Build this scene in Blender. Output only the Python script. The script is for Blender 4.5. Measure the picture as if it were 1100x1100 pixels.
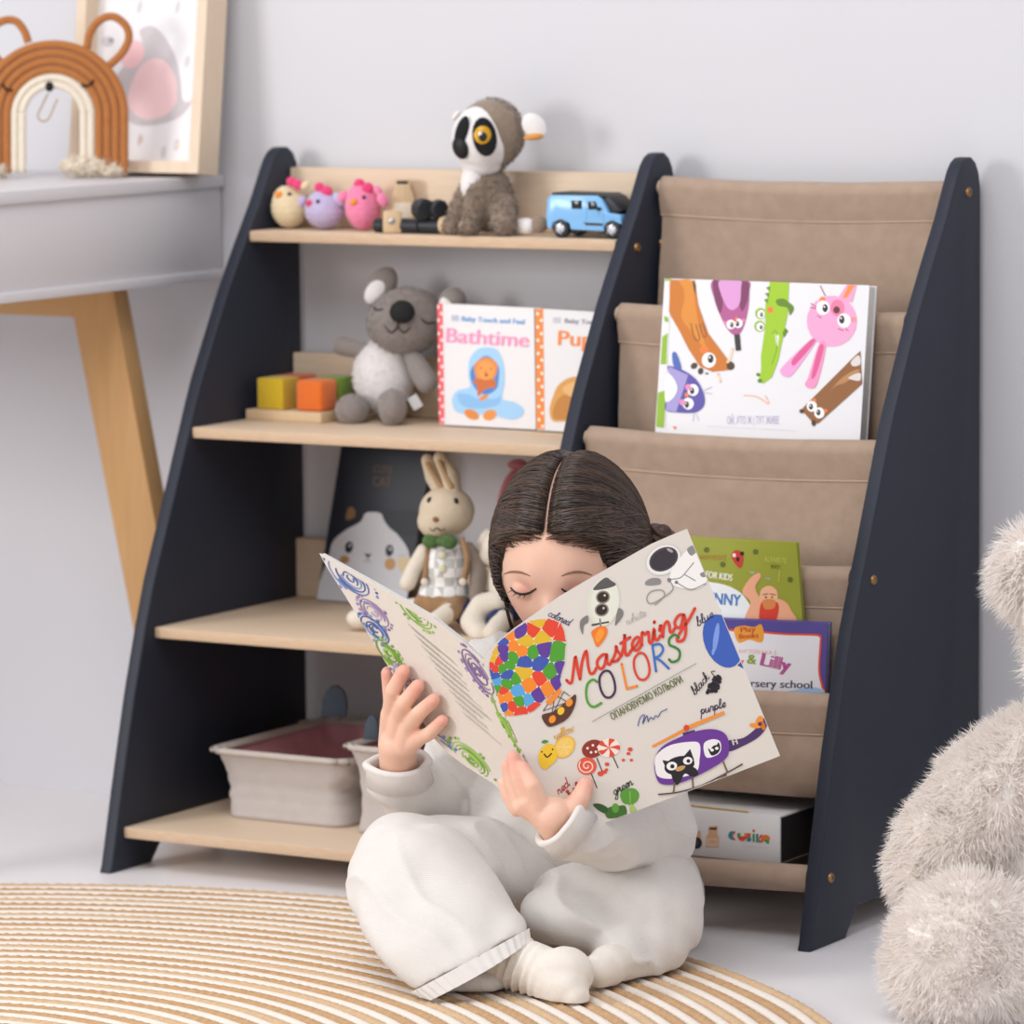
import bpy, bmesh, math, random
import numpy as np
from mathutils import Vector, Matrix, noise, Euler, Quaternion
from mathutils.geometry import tessellate_polygon

for o in list(bpy.data.objects): bpy.data.objects.remove(o)
SC = bpy.context.scene
COL = SC.collection
R = math.radians

# ------------------------------------------------------------------ camera
CAM = Vector((3.10824, -4.69683, 1.03158))
FW = Vector((-0.51085849, 0.85166149, -0.11703119)).normalized()
RT = Vector((0.85808239, 0.51342718, -0.00933527)).normalized()
UP = RT.cross(FW).normalized()
FPX = 5069.4866
cd = bpy.data.cameras.new('camera'); cam = bpy.data.objects.new('camera', cd); COL.objects.link(cam)
cd.sensor_width = 36; cd.lens = FPX / 1100 * 36; cd.clip_end = 50
m3 = Matrix((RT, UP, -FW)).transposed()
cam.matrix_world = Matrix.Translation(CAM) @ m3.to_4x4()
cd.dof.use_dof = True; cd.dof.focus_distance = 4.74; cd.dof.aperture_fstop = 6.0
SC.camera = cam

# ------------------------------------------------------------------ light
w = bpy.data.worlds.new('world'); SC.world = w; w.use_nodes = True
bg = w.node_tree.nodes['Background']; bg.inputs[0].default_value = (0.97, 0.97, 1.0, 1); bg.inputs[1].default_value = 0.72
def area(name, loc, target, sx, sy, power, col):
    l = bpy.data.lights.new(name, 'AREA'); l.shape = 'RECTANGLE'; l.size = sx; l.size_y = sy; l.energy = power; l.color = col
    o = bpy.data.objects.new(name, l); COL.objects.link(o); o.location = loc
    o.rotation_euler = (Vector(target) - Vector(loc)).to_track_quat('-Z', 'Y').to_euler(); return o
area('key_softbox', (-1.35, -3.1, 1.25), (0.4, -0.1, 0.4), 0.9, 0.9, 43, (1.0, 0.985, 0.975))
area('overhead_fill', (1.0, -2.3, 2.9), (0.7, -0.7, 0.0), 1.7, 1.7, 43, (1.0, 0.995, 1.0))  # fill lamp added overhead to brighten child, bear and floor
SC.view_settings.view_transform = 'Standard'; SC.view_settings.look = 'None'
SC.view_settings.exposure = 0.0; SC.view_settings.gamma = 1.0; SC.view_settings.use_curve_mapping = False

# ------------------------------------------------------------------ photo measurements -> points in the room
def ray(px, py): return FW + RT * ((px - 550) / FPX) - UP * ((py - 550) / FPX)
def on_y(px, py, Y): d = ray(px, py); return CAM + d * ((Y - CAM.y) / d.y)
def on_x(px, py, X): d = ray(px, py); return CAM + d * ((X - CAM.x) / d.x)
def on_z(px, py, Z): d = ray(px, py); return CAM + d * ((Z - CAM.z) / d.z)
def on_plane(px, py, p0, n): d = ray(px, py); return CAM + d * ((p0 - CAM).dot(n) / d.dot(n))
AWAY = Vector((-0.5146, 0.8574, 0)); SIDE = Vector((0.8574, 0.5146, 0)); ZUP = Vector((0, 0, 1))

# ------------------------------------------------------------------ colour and materials
def lin(h):
    h = h.lstrip('#'); c = [int(h[i:i + 2], 16) / 255 for i in (0, 2, 4)]
    return tuple(v / 12.92 if v <= 0.04045 else ((v + 0.055) / 1.055) ** 2.4 for v in c) + (1,)
MATS = {}
def mat(name, col, rough=0.6, col2=None, nscale=40, bump=0.0, bscale=200, metal=0.0, sheen=0.0, stretch=None, spec=0.4, sss=0.0, coat=0.0, detail=3):
    if name in MATS: return MATS[name]
    m = bpy.data.materials.new(name); m.use_nodes = True; nt = m.node_tree; b = nt.nodes['Principled BSDF']
    b.inputs['Roughness'].default_value = rough; b.inputs['Metallic'].default_value = metal
    b.inputs['Specular IOR Level'].default_value = spec
    if sheen: b.inputs['Sheen Weight'].default_value = sheen; b.inputs['Sheen Roughness'].default_value = 0.5
    if sss:
        b.inputs['Subsurface Weight'].default_value = sss; b.inputs['Subsurface Radius'].default_value = (0.012, 0.005, 0.003); b.inputs['Subsurface Scale'].default_value = 0.5
    if coat: b.inputs['Coat Weight'].default_value = coat; b.inputs['Coat Roughness'].default_value = 0.15
    tc = nt.nodes.new('ShaderNodeTexCoord'); mp = nt.nodes.new('ShaderNodeMapping'); nt.links.new(tc.outputs['Object'], mp.inputs[0])
    if stretch: mp.inputs['Scale'].default_value = stretch
    n = nt.nodes.new('ShaderNodeTexNoise'); n.inputs['Scale'].default_value = nscale; n.inputs['Detail'].default_value = detail
    nt.links.new(mp.outputs[0], n.inputs['Vector'])
    mx = nt.nodes.new('ShaderNodeMix'); mx.data_type = 'RGBA'
    c1 = lin(col); c2 = lin(col2) if col2 else tuple(v * 0.93 for v in c1[:3]) + (1,)
    mx.inputs[6].default_value = c1; mx.inputs[7].default_value = c2
    nt.links.new(n.outputs['Fac'], mx.inputs[0]); nt.links.new(mx.outputs[2], b.inputs['Base Color'])
    if bump:
        n2 = nt.nodes.new('ShaderNodeTexNoise'); n2.inputs['Scale'].default_value = bscale; n2.inputs['Detail'].default_value = 4
        nt.links.new(mp.outputs[0], n2.inputs['Vector'])
        bp = nt.nodes.new('ShaderNodeBump'); bp.inputs['Strength'].default_value = bump; bp.inputs['Distance'].default_value = 0.002
        nt.links.new(n2.outputs['Fac'], bp.inputs['Height']); nt.links.new(bp.outputs[0], b.inputs['Normal'])
    MATS[name] = m; return m
def soft_fur(name, col):
    m = bpy.data.materials.new(name); m.use_nodes = True; nt = m.node_tree; out = nt.nodes['Material Output']; nt.nodes.remove(nt.nodes['Principled BSDF'])
    n = nt.nodes.new('ShaderNodeTexNoise'); n.inputs['Scale'].default_value = 60; mx = nt.nodes.new('ShaderNodeMix'); mx.data_type = 'RGBA'
    mx.inputs[6].default_value = lin(col); mx.inputs[7].default_value = tuple(v * .96 for v in lin(col)[:3]) + (1,); nt.links.new(n.outputs['Fac'], mx.inputs[0])
    d = nt.nodes.new('ShaderNodeBsdfDiffuse'); t = nt.nodes.new('ShaderNodeBsdfTranslucent'); k = nt.nodes.new('ShaderNodeMixShader'); k.inputs[0].default_value = .5
    nt.links.new(mx.outputs[2], d.inputs[0]); nt.links.new(mx.outputs[2], t.inputs[0]); nt.links.new(d.outputs[0], k.inputs[1]); nt.links.new(t.outputs[0], k.inputs[2]); nt.links.new(k.outputs[0], out.inputs[0])
    MATS[name] = m; return m
def weave(name, col, col2, scale=900, bump=0.35, rough=0.85, rot=0.0):
    if name in MATS: return MATS[name]
    m = mat(name, col, rough, col2, 60, 0, sheen=0.15); nt = m.node_tree; b = nt.nodes['Principled BSDF']
    tc = nt.nodes['Texture Coordinate']
    hs = []
    for d in ('X', 'Z'):
        wv = nt.nodes.new('ShaderNodeTexWave'); wv.wave_type = 'BANDS'; wv.bands_direction = d
        wv.inputs['Scale'].default_value = scale / 6.28; wv.inputs['Distortion'].default_value = 2.5; wv.inputs['Detail'].default_value = 2; wv.inputs['Detail Scale'].default_value = 1.5
        nt.links.new(tc.outputs['Object'], wv.inputs['Vector']); hs.append(wv)
    ad = nt.nodes.new('ShaderNodeMath'); ad.operation = 'ADD'; nt.links.new(hs[0].outputs['Fac'], ad.inputs[0]); nt.links.new(hs[1].outputs['Fac'], ad.inputs[1])
    bp = nt.nodes.new('ShaderNodeBump'); bp.inputs['Strength'].default_value = bump; bp.inputs['Distance'].default_value = 0.001
    nt.links.new(ad.outputs[0], bp.inputs['Height']); nt.links.new(bp.outputs[0], b.inputs['Normal'])
    return m
def flat(hexcol, rough=0.5):
    return mat('print_' + hexcol.lstrip('#') + ('' if rough == 0.5 else str(rough)), hexcol, rough, hexcol, 30, 0)

# ------------------------------------------------------------------ objects
ORG = {}
def tagit(o, label=None, cat=None, group=None, kind=None):
    if label: o['label'] = label
    if cat: o['category'] = cat
    if group: o['group'] = group
    if kind: o['kind'] = kind
    return o
def thing(name, label, cat, loc, group=None):
    o = bpy.data.objects.new(name, None); COL.objects.link(o); o.location = loc; o.empty_display_size = 0.05
    ORG[o] = Vector(loc); return tagit(o, label, cat, group)
def add(name, vf, m, parent=None, loc=None, smooth=True, fm=None, ang=40, **kw):
    """vf = (verts, faces) in room coordinates; becomes one mesh object"""
    vs, fs = vf
    if parent is not None: o0 = ORG[parent]
    else: o0 = Vector(loc) if loc is not None else Vector((0, 0, 0))
    me = bpy.data.meshes.new(name)
    a = np.array([tuple(v) for v in vs], dtype=float) - np.array(o0)
    me.from_pydata(a.tolist(), [], [list(f) for f in fs])
    ms = m if isinstance(m, (list, tuple)) else [m]
    for x in ms: me.materials.append(x)
    if fm is not None: me.polygons.foreach_set('material_index', fm)
    me.validate(); me.update()
    if smooth:
        me.shade_smooth()
        if ang: me.set_sharp_from_angle(angle=R(ang))
    o = bpy.data.objects.new(name, me); COL.objects.link(o)
    if parent is not None: o.parent = parent
    else: o.location = o0
    ORG[o] = o0
    return tagit(o, **kw)
def share(src, name, parent, delta):
    """another piece that shares the mesh of src, moved by delta"""
    o = bpy.data.objects.new(name, src.data); COL.objects.link(o); o.parent = parent
    o.location = Vector(delta) + ORG[src] - ORG[parent]; ORG[o] = ORG[src] + Vector(delta); return o

# ------------------------------------------------------------------ shapes: each returns (verts, faces)
def merge(*parts):
    V = []; F = []
    for v, f in parts:
        k = len(V); V += [Vector(x) for x in v]; F += [tuple(i + k for i in q) for q in f]
    return V, F
def xf(vf, M): return [M @ Vector(v) for v in vf[0]], vf[1]
def box(c, s, bev=0.0, rot=None, seg=2):
    bm = bmesh.new(); bmesh.ops.create_cube(bm, size=1)
    for v in bm.verts: v.co = Vector((v.co.x * s[0], v.co.y * s[1], v.co.z * s[2]))
    if bev: bmesh.ops.bevel(bm, geom=list(bm.edges), offset=bev, segments=seg, profile=0.5, affect='EDGES')
    M = Matrix.Translation(c) @ (rot.to_4x4() if rot is not None else Matrix())
    bm.verts.ensure_lookup_table(); r = [M @ v.co for v in bm.verts], [tuple(v.index for v in f.verts) for f in bm.faces]; bm.free(); return r
def box2(a, b, bev=0.0): return box([(a[i] + b[i]) / 2 for i in range(3)], [abs(b[i] - a[i]) for i in range(3)], bev)
def frame_mat(right, up):
    r = Vector(right).normalized(); n = r.cross(Vector(up)).normalized(); u = n.cross(r); return Matrix((r, -n, u)).transposed()   # x right, y into depth, z up
def ell(c, r, rot=None, su=24, sv=16):
    V = []; F = []
    M = Matrix.Translation(c) @ (rot.to_4x4() if rot is not None else Matrix())
    if not hasattr(r, '__len__'): r = (r, r, r)
    V.append(M @ Vector((0, 0, r[2])))
    for j in range(1, sv):
        t = math.pi * j / sv
        for i in range(su):
            p = 2 * math.pi * i / su; V.append(M @ Vector((r[0] * math.sin(t) * math.cos(p), r[1] * math.sin(t) * math.sin(p), r[2] * math.cos(t))))
    V.append(M @ Vector((0, 0, -r[2])))
    for i in range(su): F.append((0, 1 + i, 1 + (i + 1) % su))
    for j in range(sv - 2):
        for i in range(su):
            a = 1 + j * su + i; b = 1 + j * su + (i + 1) % su; F.append((a, a + su, b + su, b))
    k = len(V) - 1; q = 1 + (sv - 2) * su
    for i in range(su): F.append((k, q + (i + 1) % su, q + i))
    return V, F
def loft(rings, caps=True, closed=True, loop=False):
    n = len(rings[0]); V = [Vector(p) for r in rings for p in r]; F = []
    m = len(rings)
    for j in range(m if loop else m - 1):
        for i in range(n if closed else n - 1):
            a = j * n + i; b = j * n + (i + 1) % n; c = ((j + 1) % m) * n + (i + 1) % n; d = ((j + 1) % m) * n + i
            F.append((a, b, c, d))
    if caps and closed and not loop: F.append(tuple(range(n))[::-1]); F.append(tuple((m - 1) * n + i for i in range(n)))
    return V, F
def tube(path, rad, n=12, caps=True, loop=False, flatten=None):
    P = [Vector(p) for p in path]; m = len(P)
    if not hasattr(rad, '__len__'): rad = [rad] * m
    rings = []; prev = None
    for k in range(m):
        a = P[(k - 1) % m] if (loop or k > 0) else P[k]; b = P[(k + 1) % m] if (loop or k < m - 1) else P[k]
        t = (b - a).normalized()
        if prev is None: prev = t.orthogonal().normalized()
        x = (prev - t * prev.dot(t))
        if x.length < 1e-6: x = t.orthogonal()
        x.normalize(); y = t.cross(x); prev = x
        rings.append([P[k] + (x * math.cos(2 * math.pi * i / n) + y * math.sin(2 * math.pi * i / n)) * rad[k] for i in range(n)])
    return loft(rings, caps, True, loop)
def smooth_path(pts, n=8, loop=False):
    P = [Vector(p) for p in pts]; out = []; m = len(P)
    for k in range(m if loop else m - 1):
        g = lambda i: P[i % m] if loop else P[max(0, min(m - 1, i))]
        a, b, c, d = g(k - 1), g(k), g(k + 1), g(k + 2)
        for i in range(n):
            t = i / n
            out.append(0.5 * ((2 * b) + (c - a) * t + (2 * a - 5 * b + 4 * c - d) * t * t + (3 * b - a - 3 * c + d) * t ** 3))
    if not loop: out.append(P[-1])
    return out
def cone(p0, r0, p1, r1, n=20):
    """capsule with two radii, closed"""
    p0 = Vector(p0); p1 = Vector(p1); t = (p1 - p0).normalized() if (p1 - p0).length > 1e-6 else Vector((0, 0, 1)); L = (p1 - p0).length
    path = []; rad = []
    for k in range(7): a = math.pi / 2 * k / 6; path.append(p0 - t * r0 * math.cos(a)); rad.append(max(1e-4, r0 * math.sin(a)))
    for k in range(1, 4): path.append(p0.lerp(p1, k / 4)); rad.append(r0 + (r1 - r0) * k / 4)
    for k in range(7): a = math.pi / 2 * k / 6; path.append(p1 + t * r1 * math.sin(a)); rad.append(max(1e-4, r1 * math.cos(a)))
    return tube(path, rad, n)
def chain(pts, rads, n=18): return merge(*[cone(pts[i], rads[i], pts[i + 1], rads[i + 1], n) for i in range(len(pts) - 1)])
def lathe(prof, c=(0, 0, 0), n=32, M=None):
    M0 = Matrix.Translation(c) @ (M.to_4x4() if M is not None else Matrix())
    rings = [[M0 @ Vector((max(r, 1e-5) * math.cos(2 * math.pi * i / n), max(r, 1e-5) * math.sin(2 * math.pi * i / n), z)) for i in range(n)] for r, z in prof]
    return loft(rings, True)
def prism(poly, o, ax, ay, depth, bev=0.0):
    """flat outline extruded: o + x*ax + y*ay, then by vector depth"""
    o = Vector(o); ax = Vector(ax); ay = Vector(ay); d = Vector(depth)
    bm = bmesh.new(); a = [bm.verts.new(o + ax * x + ay * y) for x, y in poly]; f = bm.faces.new(a)
    r = bmesh.ops.extrude_face_region(bm, geom=[f])
    for v in r['geom']:
        if isinstance(v, bmesh.types.BMVert): v.co += d
    bmesh.ops.recalc_face_normals(bm, faces=bm.faces)
    if bev:
        es = [e for e in bm.edges if len(e.link_faces) == 2 and any(len(q.verts) == len(poly) for q in e.link_faces) and e.calc_face_angle() > 0.9]
        bmesh.ops.bevel(bm, geom=es, offset=bev, segments=2, profile=0.5, affect='EDGES')
    bm.verts.index_update(); q = [v.co.copy() for v in bm.verts], [tuple(v.index for v in f.verts) for f in bm.faces]; bm.free(); return q
def blob(vf, voxel=0.004, it=6, disp=None):
    """one continuous skin around overlapping closed shapes"""
    me = bpy.data.meshes.new('tmp'); me.from_pydata([tuple(v) for v in vf[0]], [], vf[1]); me.update()
    o = bpy.data.objects.new('tmp', me); COL.objects.link(o)
    rm = o.modifiers.new('r', 'REMESH'); rm.mode = 'VOXEL'; rm.voxel_size = voxel
    if it: s = o.modifiers.new('s', 'SMOOTH'); s.iterations = it; s.factor = 0.5
    dg = bpy.context.evaluated_depsgraph_get(); e = o.evaluated_get(dg); m2 = e.to_mesh()
    V = [v.co.copy() for v in m2.vertices]; N = [v.normal.copy() for v in m2.vertices]; F = [tuple(p.vertices) for p in m2.polygons]
    e.to_mesh_clear(); bpy.data.objects.remove(o); bpy.data.meshes.remove(me)
    if disp: V = [v + n * disp(v, n) for v, n in zip(V, N)]
    return V, F
def surf_points(vf, count, seed):
    """random points and normals on a surface"""
    rng = np.random.default_rng(seed); V = np.array([tuple(v) for v in vf[0]]); T = []
    for f in vf[1]:
        for k in range(1, len(f) - 1): T.append((f[0], f[k], f[k + 1]))
    T = np.array(T); a, b, c = V[T[:, 0]], V[T[:, 1]], V[T[:, 2]]; n = np.cross(b - a, c - a); ar = np.linalg.norm(n, axis=1); n = n / np.maximum(ar, 1e-12)[:, None]
    i = rng.choice(len(T), count, p=ar / ar.sum()); u = rng.random(count); v = rng.random(count); s = u + v > 1; u[s] = 1 - u[s]; v[s] = 1 - v[s]
    return a[i] + (b - a)[i] * u[:, None] + (c - a)[i] * v[:, None], n[i], rng
def fur(vf, count, length, width, seed, lean=0.5, droop=0.3, keep=None, clump=0.0, flow=None):
    p, n, rng = surf_points(vf, count, seed)
    if keep is not None: k = keep(p); p = p[k]; n = n[k]
    m = len(p); rnd = rng.normal(size=(m, 3)) * lean
    if clump:
        cl = np.array([noise.noise_vector(Vector(q) * clump) for q in p]); rnd = rnd * 0.5 + cl * lean * 2.2
    d = n + rnd + np.array([0, 0, -droop])
    if flow is not None: d = d + flow
    d /= np.linalg.norm(d, axis=1)[:, None]
    s = np.cross(d, rng.normal(size=(m, 3))); s /= np.linalg.norm(s, axis=1)[:, None]
    L = length * (0.6 + 0.6 * rng.random(m))[:, None]; wd = width * (0.7 + 0.6 * rng.random(m))[:, None]
    b = p - n * 0.0008; mid = b + d * L * 0.55; d2 = d + rng.normal(size=(m, 3)) * 0.25 + np.array([0, 0, -droop * 0.6]); d2 /= np.linalg.norm(d2, axis=1)[:, None]
    tip = mid + d2 * L * 0.5
    V = np.stack([b - s * wd, b + s * wd, mid + s * wd * 0.7, mid - s * wd * 0.7, tip], 1).reshape(-1, 3)
    F = []
    for k in range(m): q = 5 * k; F.append((q, q + 1, q + 2, q + 3)); F.append((q + 3, q + 2, q + 4))
    return V.tolist(), F
from mathutils.bvhtree import BVHTree
def caster(vf): return BVHTree.FromPolygons([Vector(v) for v in vf[0]], [list(f) for f in vf[1]])
def snap(tree, px, py, off=0.0):
    d = ray(px, py).normalized(); h = tree.ray_cast(CAM, d)
    if h[0] is None:
        q = tree.find_nearest(CAM + d * 5.2); h = tree.find_nearest(CAM + d * ((q[0] - CAM).dot(d)))
    n = h[1] if h[1].dot(CAM - h[0]) > 0 else -h[1]
    return h[0] + n * off, n
def patch(tree, px, py, rx, rz, h, rot=0, off=0.0, su=18, sv=10):
    p, n = snap(tree, px, py, off); x = Vector((0, 0, 1)).cross(n).normalized(); y = n.cross(x)
    Mx = Matrix((x, y, n)).transposed() @ Matrix.Rotation(R(rot), 3, 'Z'); return ell(p, (rx, rz, h), Mx, su, sv)
def line_on(tree, pts, rad, off=0.0004, n=4, k=6):
    P = smooth_path([(x, y, 0) for x, y in pts], n); Q = [snap(tree, p.x, p.y, off)[0] for p in P]
    m = len(Q); r = rad if hasattr(rad, '__len__') else None
    rr = [rad * (0.45 + 0.55 * math.sin(math.pi * (i + .3) / (m - .4))) for i in range(m)] if r is None else [r[min(len(r) - 1, int(i * len(r) / m))] for i in range(m)]
    return tube(Q, rr, k)
def nz(v, s, a): return noise.noise(Vector(v) * s) * a

# ------------------------------------------------------------------ flat print: outlines, strokes and lettering laid on a cover
CURS = {
 'M': (1.95, [[(-.3,.5),(0,.1),(.35,1.1),(.62,1.95),(.62,.7),(.66,.05)],[(.66,.05),(1.0,1.2),(1.45,1.95),(1.4,.8),(1.45,.1),(1.7,0),(1.95,.25)]]),
 'a': (1.15, [[(.9,.85),(.6,1),(.2,.8),(.1,.4),(.3,.02),(.6,.15),(.88,.85),(.83,.25),(.98,0),(1.2,.25)]]),
 'b': (1.0, [[(0,.2),(.4,1.2),(.5,1.95),(.3,1.95),(.2,.3),(.5,0),(.8,.3),(.75,.8),(.5,.85),(1,.9)]]),
 'c': (.9, [[(.8,.8),(.55,1),(.15,.7),(.15,.25),(.5,0),(.95,.25)]]),
 'd': (1.15, [[(.85,.8),(.5,1),(.12,.6),(.2,.1),(.5,.02),(.85,.5),(1.05,2.0)],[(1.05,2.0),(.88,.3),(1.0,0),(1.2,.2)]]),
 'e': (.85, [[(0,.2),(.5,.42),(.8,.75),(.6,1),(.25,.75),(.2,.3),(.5,0),(.9,.25)]]),
 'g': (1.05, [[(.85,.85),(.5,1),(.12,.65),(.2,.2),(.5,.1),(.87,.85),(.8,-.4),(.5,-1),(.05,-.85),(.3,-.4),(1.15,.3),(1.7,.9)]]),
 'h': (1.0, [[(.0,.2),(.4,1.4),(.45,2),(.25,1.9),(.12,0)],[(.12,0),(.3,.7),(.6,1),(.75,.7),(.7,.15),(.85,0),(1.05,.2)]]),
 'i': (.6, [[(0,.2),(.25,1),(.18,.2),(.35,0),(.6,.2)],[(.32,1.4),(.36,1.48)]]),
 'k': (.9, [[(0,.2),(.4,1.4),(.4,2),(.2,1.8),(.1,0)],[(.1,.4),(.6,1),(.3,.55),(.6,.05),(.9,.2)]]),
 'l': (.6, [[(0,.2),(.45,1.3),(.45,2),(.2,1.8),(.2,.3),(.4,0),(.65,.2)]]),
 'n': (1.05, [[(0,.6),(.15,1),(.15,0)],[(.15,0),(.35,.75),(.65,1),(.75,.6),(.72,.15),(.88,0),(1.1,.2)]]),
 'o': (.95, [[(.5,1),(.15,.7),(.15,.25),(.5,0),(.8,.3),(.75,.8),(.5,1),(.65,.85),(1.0,.95)]]),
 'p': (1.0, [[(0,.5),(.25,1),(.05,-1)],[(.2,.7),(.55,1),(.8,.6),(.6,.05),(.3,.15),(1,.3)]]),
 'r': (.85, [[(0,.2),(.2,1.15),(.35,.9),(.65,.95),(.58,.2),(.7,0),(.9,.2)]]),
 's': (.75, [[(0,.1),(.4,.7),(.5,1.15),(.55,.7),(.7,.25),(.4,0),(.1,.1)],[(.4,0),(.8,.25)]]),
 't': (.7, [[(0,.2),(.35,1),(.5,1.7),(.32,.3),(.45,0),(.75,.2)],[(.1,1.15),(.85,1.25)]]),
 'u': (1.05, [[(0,.6),(.15,1),(.1,.3),(.35,0),(.7,.5),(.8,1),(.75,.2),(.88,0),(1.1,.2)]]),
 'w': (1.25, [[(0,.8),(.15,1),(.1,.3),(.35,0),(.6,.4),(.6,.9),(.65,.2),(.9,0),(1.15,.5),(1.1,1),(1.3,.85)]]),
 'y': (1.05, [[(0,.6),(.15,1),(.1,.4),(.35,.1),(.7,.5),(.85,1),(.75,-.4),(.4,-1),(.1,-.8),(1.1,.2)]]),
}
_FONT = {}
def font_tris(s):
    if s in _FONT: return _FONT[s]
    cu = bpy.data.curves.new('t', 'FONT'); cu.body = s; cu.size = 1; cu.resolution_u = 3
    o = bpy.data.objects.new('t', cu); COL.objects.link(o); dg = bpy.context.evaluated_depsgraph_get(); e = o.evaluated_get(dg); me = e.to_mesh()
    vs = [(v.co.x, v.co.y) for v in me.vertices]; tr = []
    for p in me.polygons:
        q = list(p.vertices)
        for k in range(1, len(q) - 1): tr.append([vs[q[0]], vs[q[k]], vs[q[k + 1]]])
    e.to_mesh_clear(); bpy.data.objects.remove(o); bpy.data.curves.remove(cu)
    wd = max([v[0] for v in vs] or [1]); _FONT[s] = (tr, wd); return _FONT[s]
class Art:
    """drawing in the photo's own measurements (x right, y down); build() lays it on a real surface"""
    def __init__(s, tr=(0, 0, 1), clip=None): s.it = []; s.tr = tr; s.clip = clip
    def T(s, p): return (s.tr[0] + p[0] * s.tr[2], s.tr[1] + p[1] * s.tr[2])
    def tris(s, T, col):
        T = [[s.T(p) for p in t] for t in T]
        if s.clip:
            out = []
            C = s.clip; n = len(C)
            for t in T:
                P = t
                for k in range(n):
                    a, b = C[k], C[(k + 1) % n]; Q = []
                    f = lambda p: (b[0] - a[0]) * (p[1] - a[1]) - (b[1] - a[1]) * (p[0] - a[0])
                    for i in range(len(P)):
                        p, q = P[i], P[(i + 1) % len(P)]; fp, fq = f(p), f(q)
                        if fp >= 0: Q.append(p)
                        if (fp >= 0) != (fq >= 0): r = fp / (fp - fq); Q.append((p[0] + (q[0] - p[0]) * r, p[1] + (q[1] - p[1]) * r))
                    P = Q
                    if len(P) < 3: break
                for k in range(1, len(P) - 1): out.append([P[0], P[k], P[k + 1]])
            T = out
        if not T: return
        xs = [p[0] for t in T for p in t]; ys = [p[1] for t in T for p in t]; bb = (min(xs), min(ys), max(xs), max(ys))
        L = 1
        for o in s.it:
            c = o[2]
            if bb[0] < c[2] and bb[2] > c[0] and bb[1] < c[3] and bb[3] > c[1]: L = max(L, o[3] + 1)
        s.it.append((T, col, bb, L))
    def poly(s, P, col):
        t = tessellate_polygon([[Vector((p[0], p[1], 0)) for p in P]]); s.tris([[P[i] for i in q] for q in t], col)
    def blobp(s, P, col, n=6): s.poly([(v.x, v.y) for v in smooth_path([(p[0], p[1], 0) for p in P], n, True)], col)
    def ell(s, x, y, rx, ry, col, rot=0, n=22):
        c, d = math.cos(R(rot)), math.sin(R(rot)); s.poly([(x + rx * math.cos(6.2832 * i / n) * c - ry * math.sin(6.2832 * i / n) * d, y + rx * math.cos(6.2832 * i / n) * d + ry * math.sin(6.2832 * i / n) * c) for i in range(n)], col)
    def stroke(s, P, wd, col, sm=True, n=5, loop=False):
        Q = smooth_path([(p[0], p[1], 0) for p in P], n, loop) if sm and len(P) > 2 else [Vector((p[0], p[1], 0)) for p in P]
        T = []; m = len(Q); L = []; Rr = []
        for k in range(m):
            a = Q[k - 1] if (k > 0 or loop) else Q[k]; b = Q[(k + 1) % m] if (k < m - 1 or loop) else Q[k]; t = b - a
            if t.length < 1e-9: t = Vector((1, 0, 0))
            t.normalize(); nn = Vector((-t.y, t.x, 0)) * wd / 2; L.append(Q[k] + nn); Rr.append(Q[k] - nn)
        for k in range(m if loop else m - 1):
            j = (k + 1) % m; a, b, c, d = [(v.x, v.y) for v in (L[k], L[j], Rr[j], Rr[k])]; T += [[a, b, c], [a, c, d]]
        if not loop:
            for e in (Q[0], Q[-1]):
                for i in range(8): T.append([(e.x, e.y)] + [(e.x + wd / 2 * math.cos(6.2832 * q / 8), e.y + wd / 2 * math.sin(6.2832 * q / 8)) for q in (i, i + 1)])
        s.tris(T, col)
    def ring(s, x, y, rx, ry, wd, col, rot=0, a0=0, a1=360, n=14):
        c, d = math.cos(R(rot)), math.sin(R(rot)); P = []
        for i in range(n + 1):
            a = R(a0 + (a1 - a0) * i / n); P.append((x + rx * math.cos(a) * c - ry * math.sin(a) * d, y + rx * math.cos(a) * d + ry * math.sin(a) * c))
        s.stroke(P, wd, col, False)
    def text(s, st, x, y, h, col, rot=0, width=None, fat=0):
        """baseline starts at x,y; h = cap height; rot in degrees, counter-clockwise as seen"""
        tr, wd = font_tris(st); k = h / 0.73; kx = (width / wd) if width else k; c, d = math.cos(R(rot)), math.sin(R(rot))
        f = lambda p: (x + p[0] * kx * c - p[1] * k * d, y - p[0] * kx * d - p[1] * k * c)
        for ox in ([0] if not fat else [-fat, fat]): s.tris([[(f(p)[0] + ox * c, f(p)[1] - ox * d) for p in t] for t in tr], col)
    def script(s, st, x0, y0, x1, y1, xh, wd, col, shear=0.25):
        """joined handwriting from one baseline point to another"""
        tot = sum(CURS[c][0] for c in st); L = math.hypot(x1 - x0, y1 - y0); ux, uy = (x1 - x0) / L, (y1 - y0) / L; kx = L / tot; ax = 0
        for c in st:
            for P in CURS[c][1]:
                s.stroke([(x0 + ux * (ax + p[0] + shear * p[1]) * kx + uy * p[1] * xh, y0 + uy * (ax + p[0] + shear * p[1]) * kx - ux * p[1] * xh) for p in P], wd, col, True, 4)
            ax += CURS[c][0]
    def build(s, name, mapf, parent, step=0.00004, base=0.0005, rough=0.5):
        cols = []; V = []; F = []; fm = []
        for T, col, bb, L in s.it:
            if col not in cols: cols.append(col)
            for t in T:
                k = len(V); P = [mapf(p[0], p[1], base + step * L) for p in t]; V += P; F.append((k, k + 1, k + 2)); fm.append(cols.index(col))
        return add(name, (V, F), [flat(c, rough) for c in cols], parent, smooth=False, fm=fm)
def plane_map(p0, n):
    n = n.normalized()
    if n.dot(CAM - p0) < 0: n = -n
    return lambda px, py, h: on_plane(px, py, p0, n) + n * h
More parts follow.
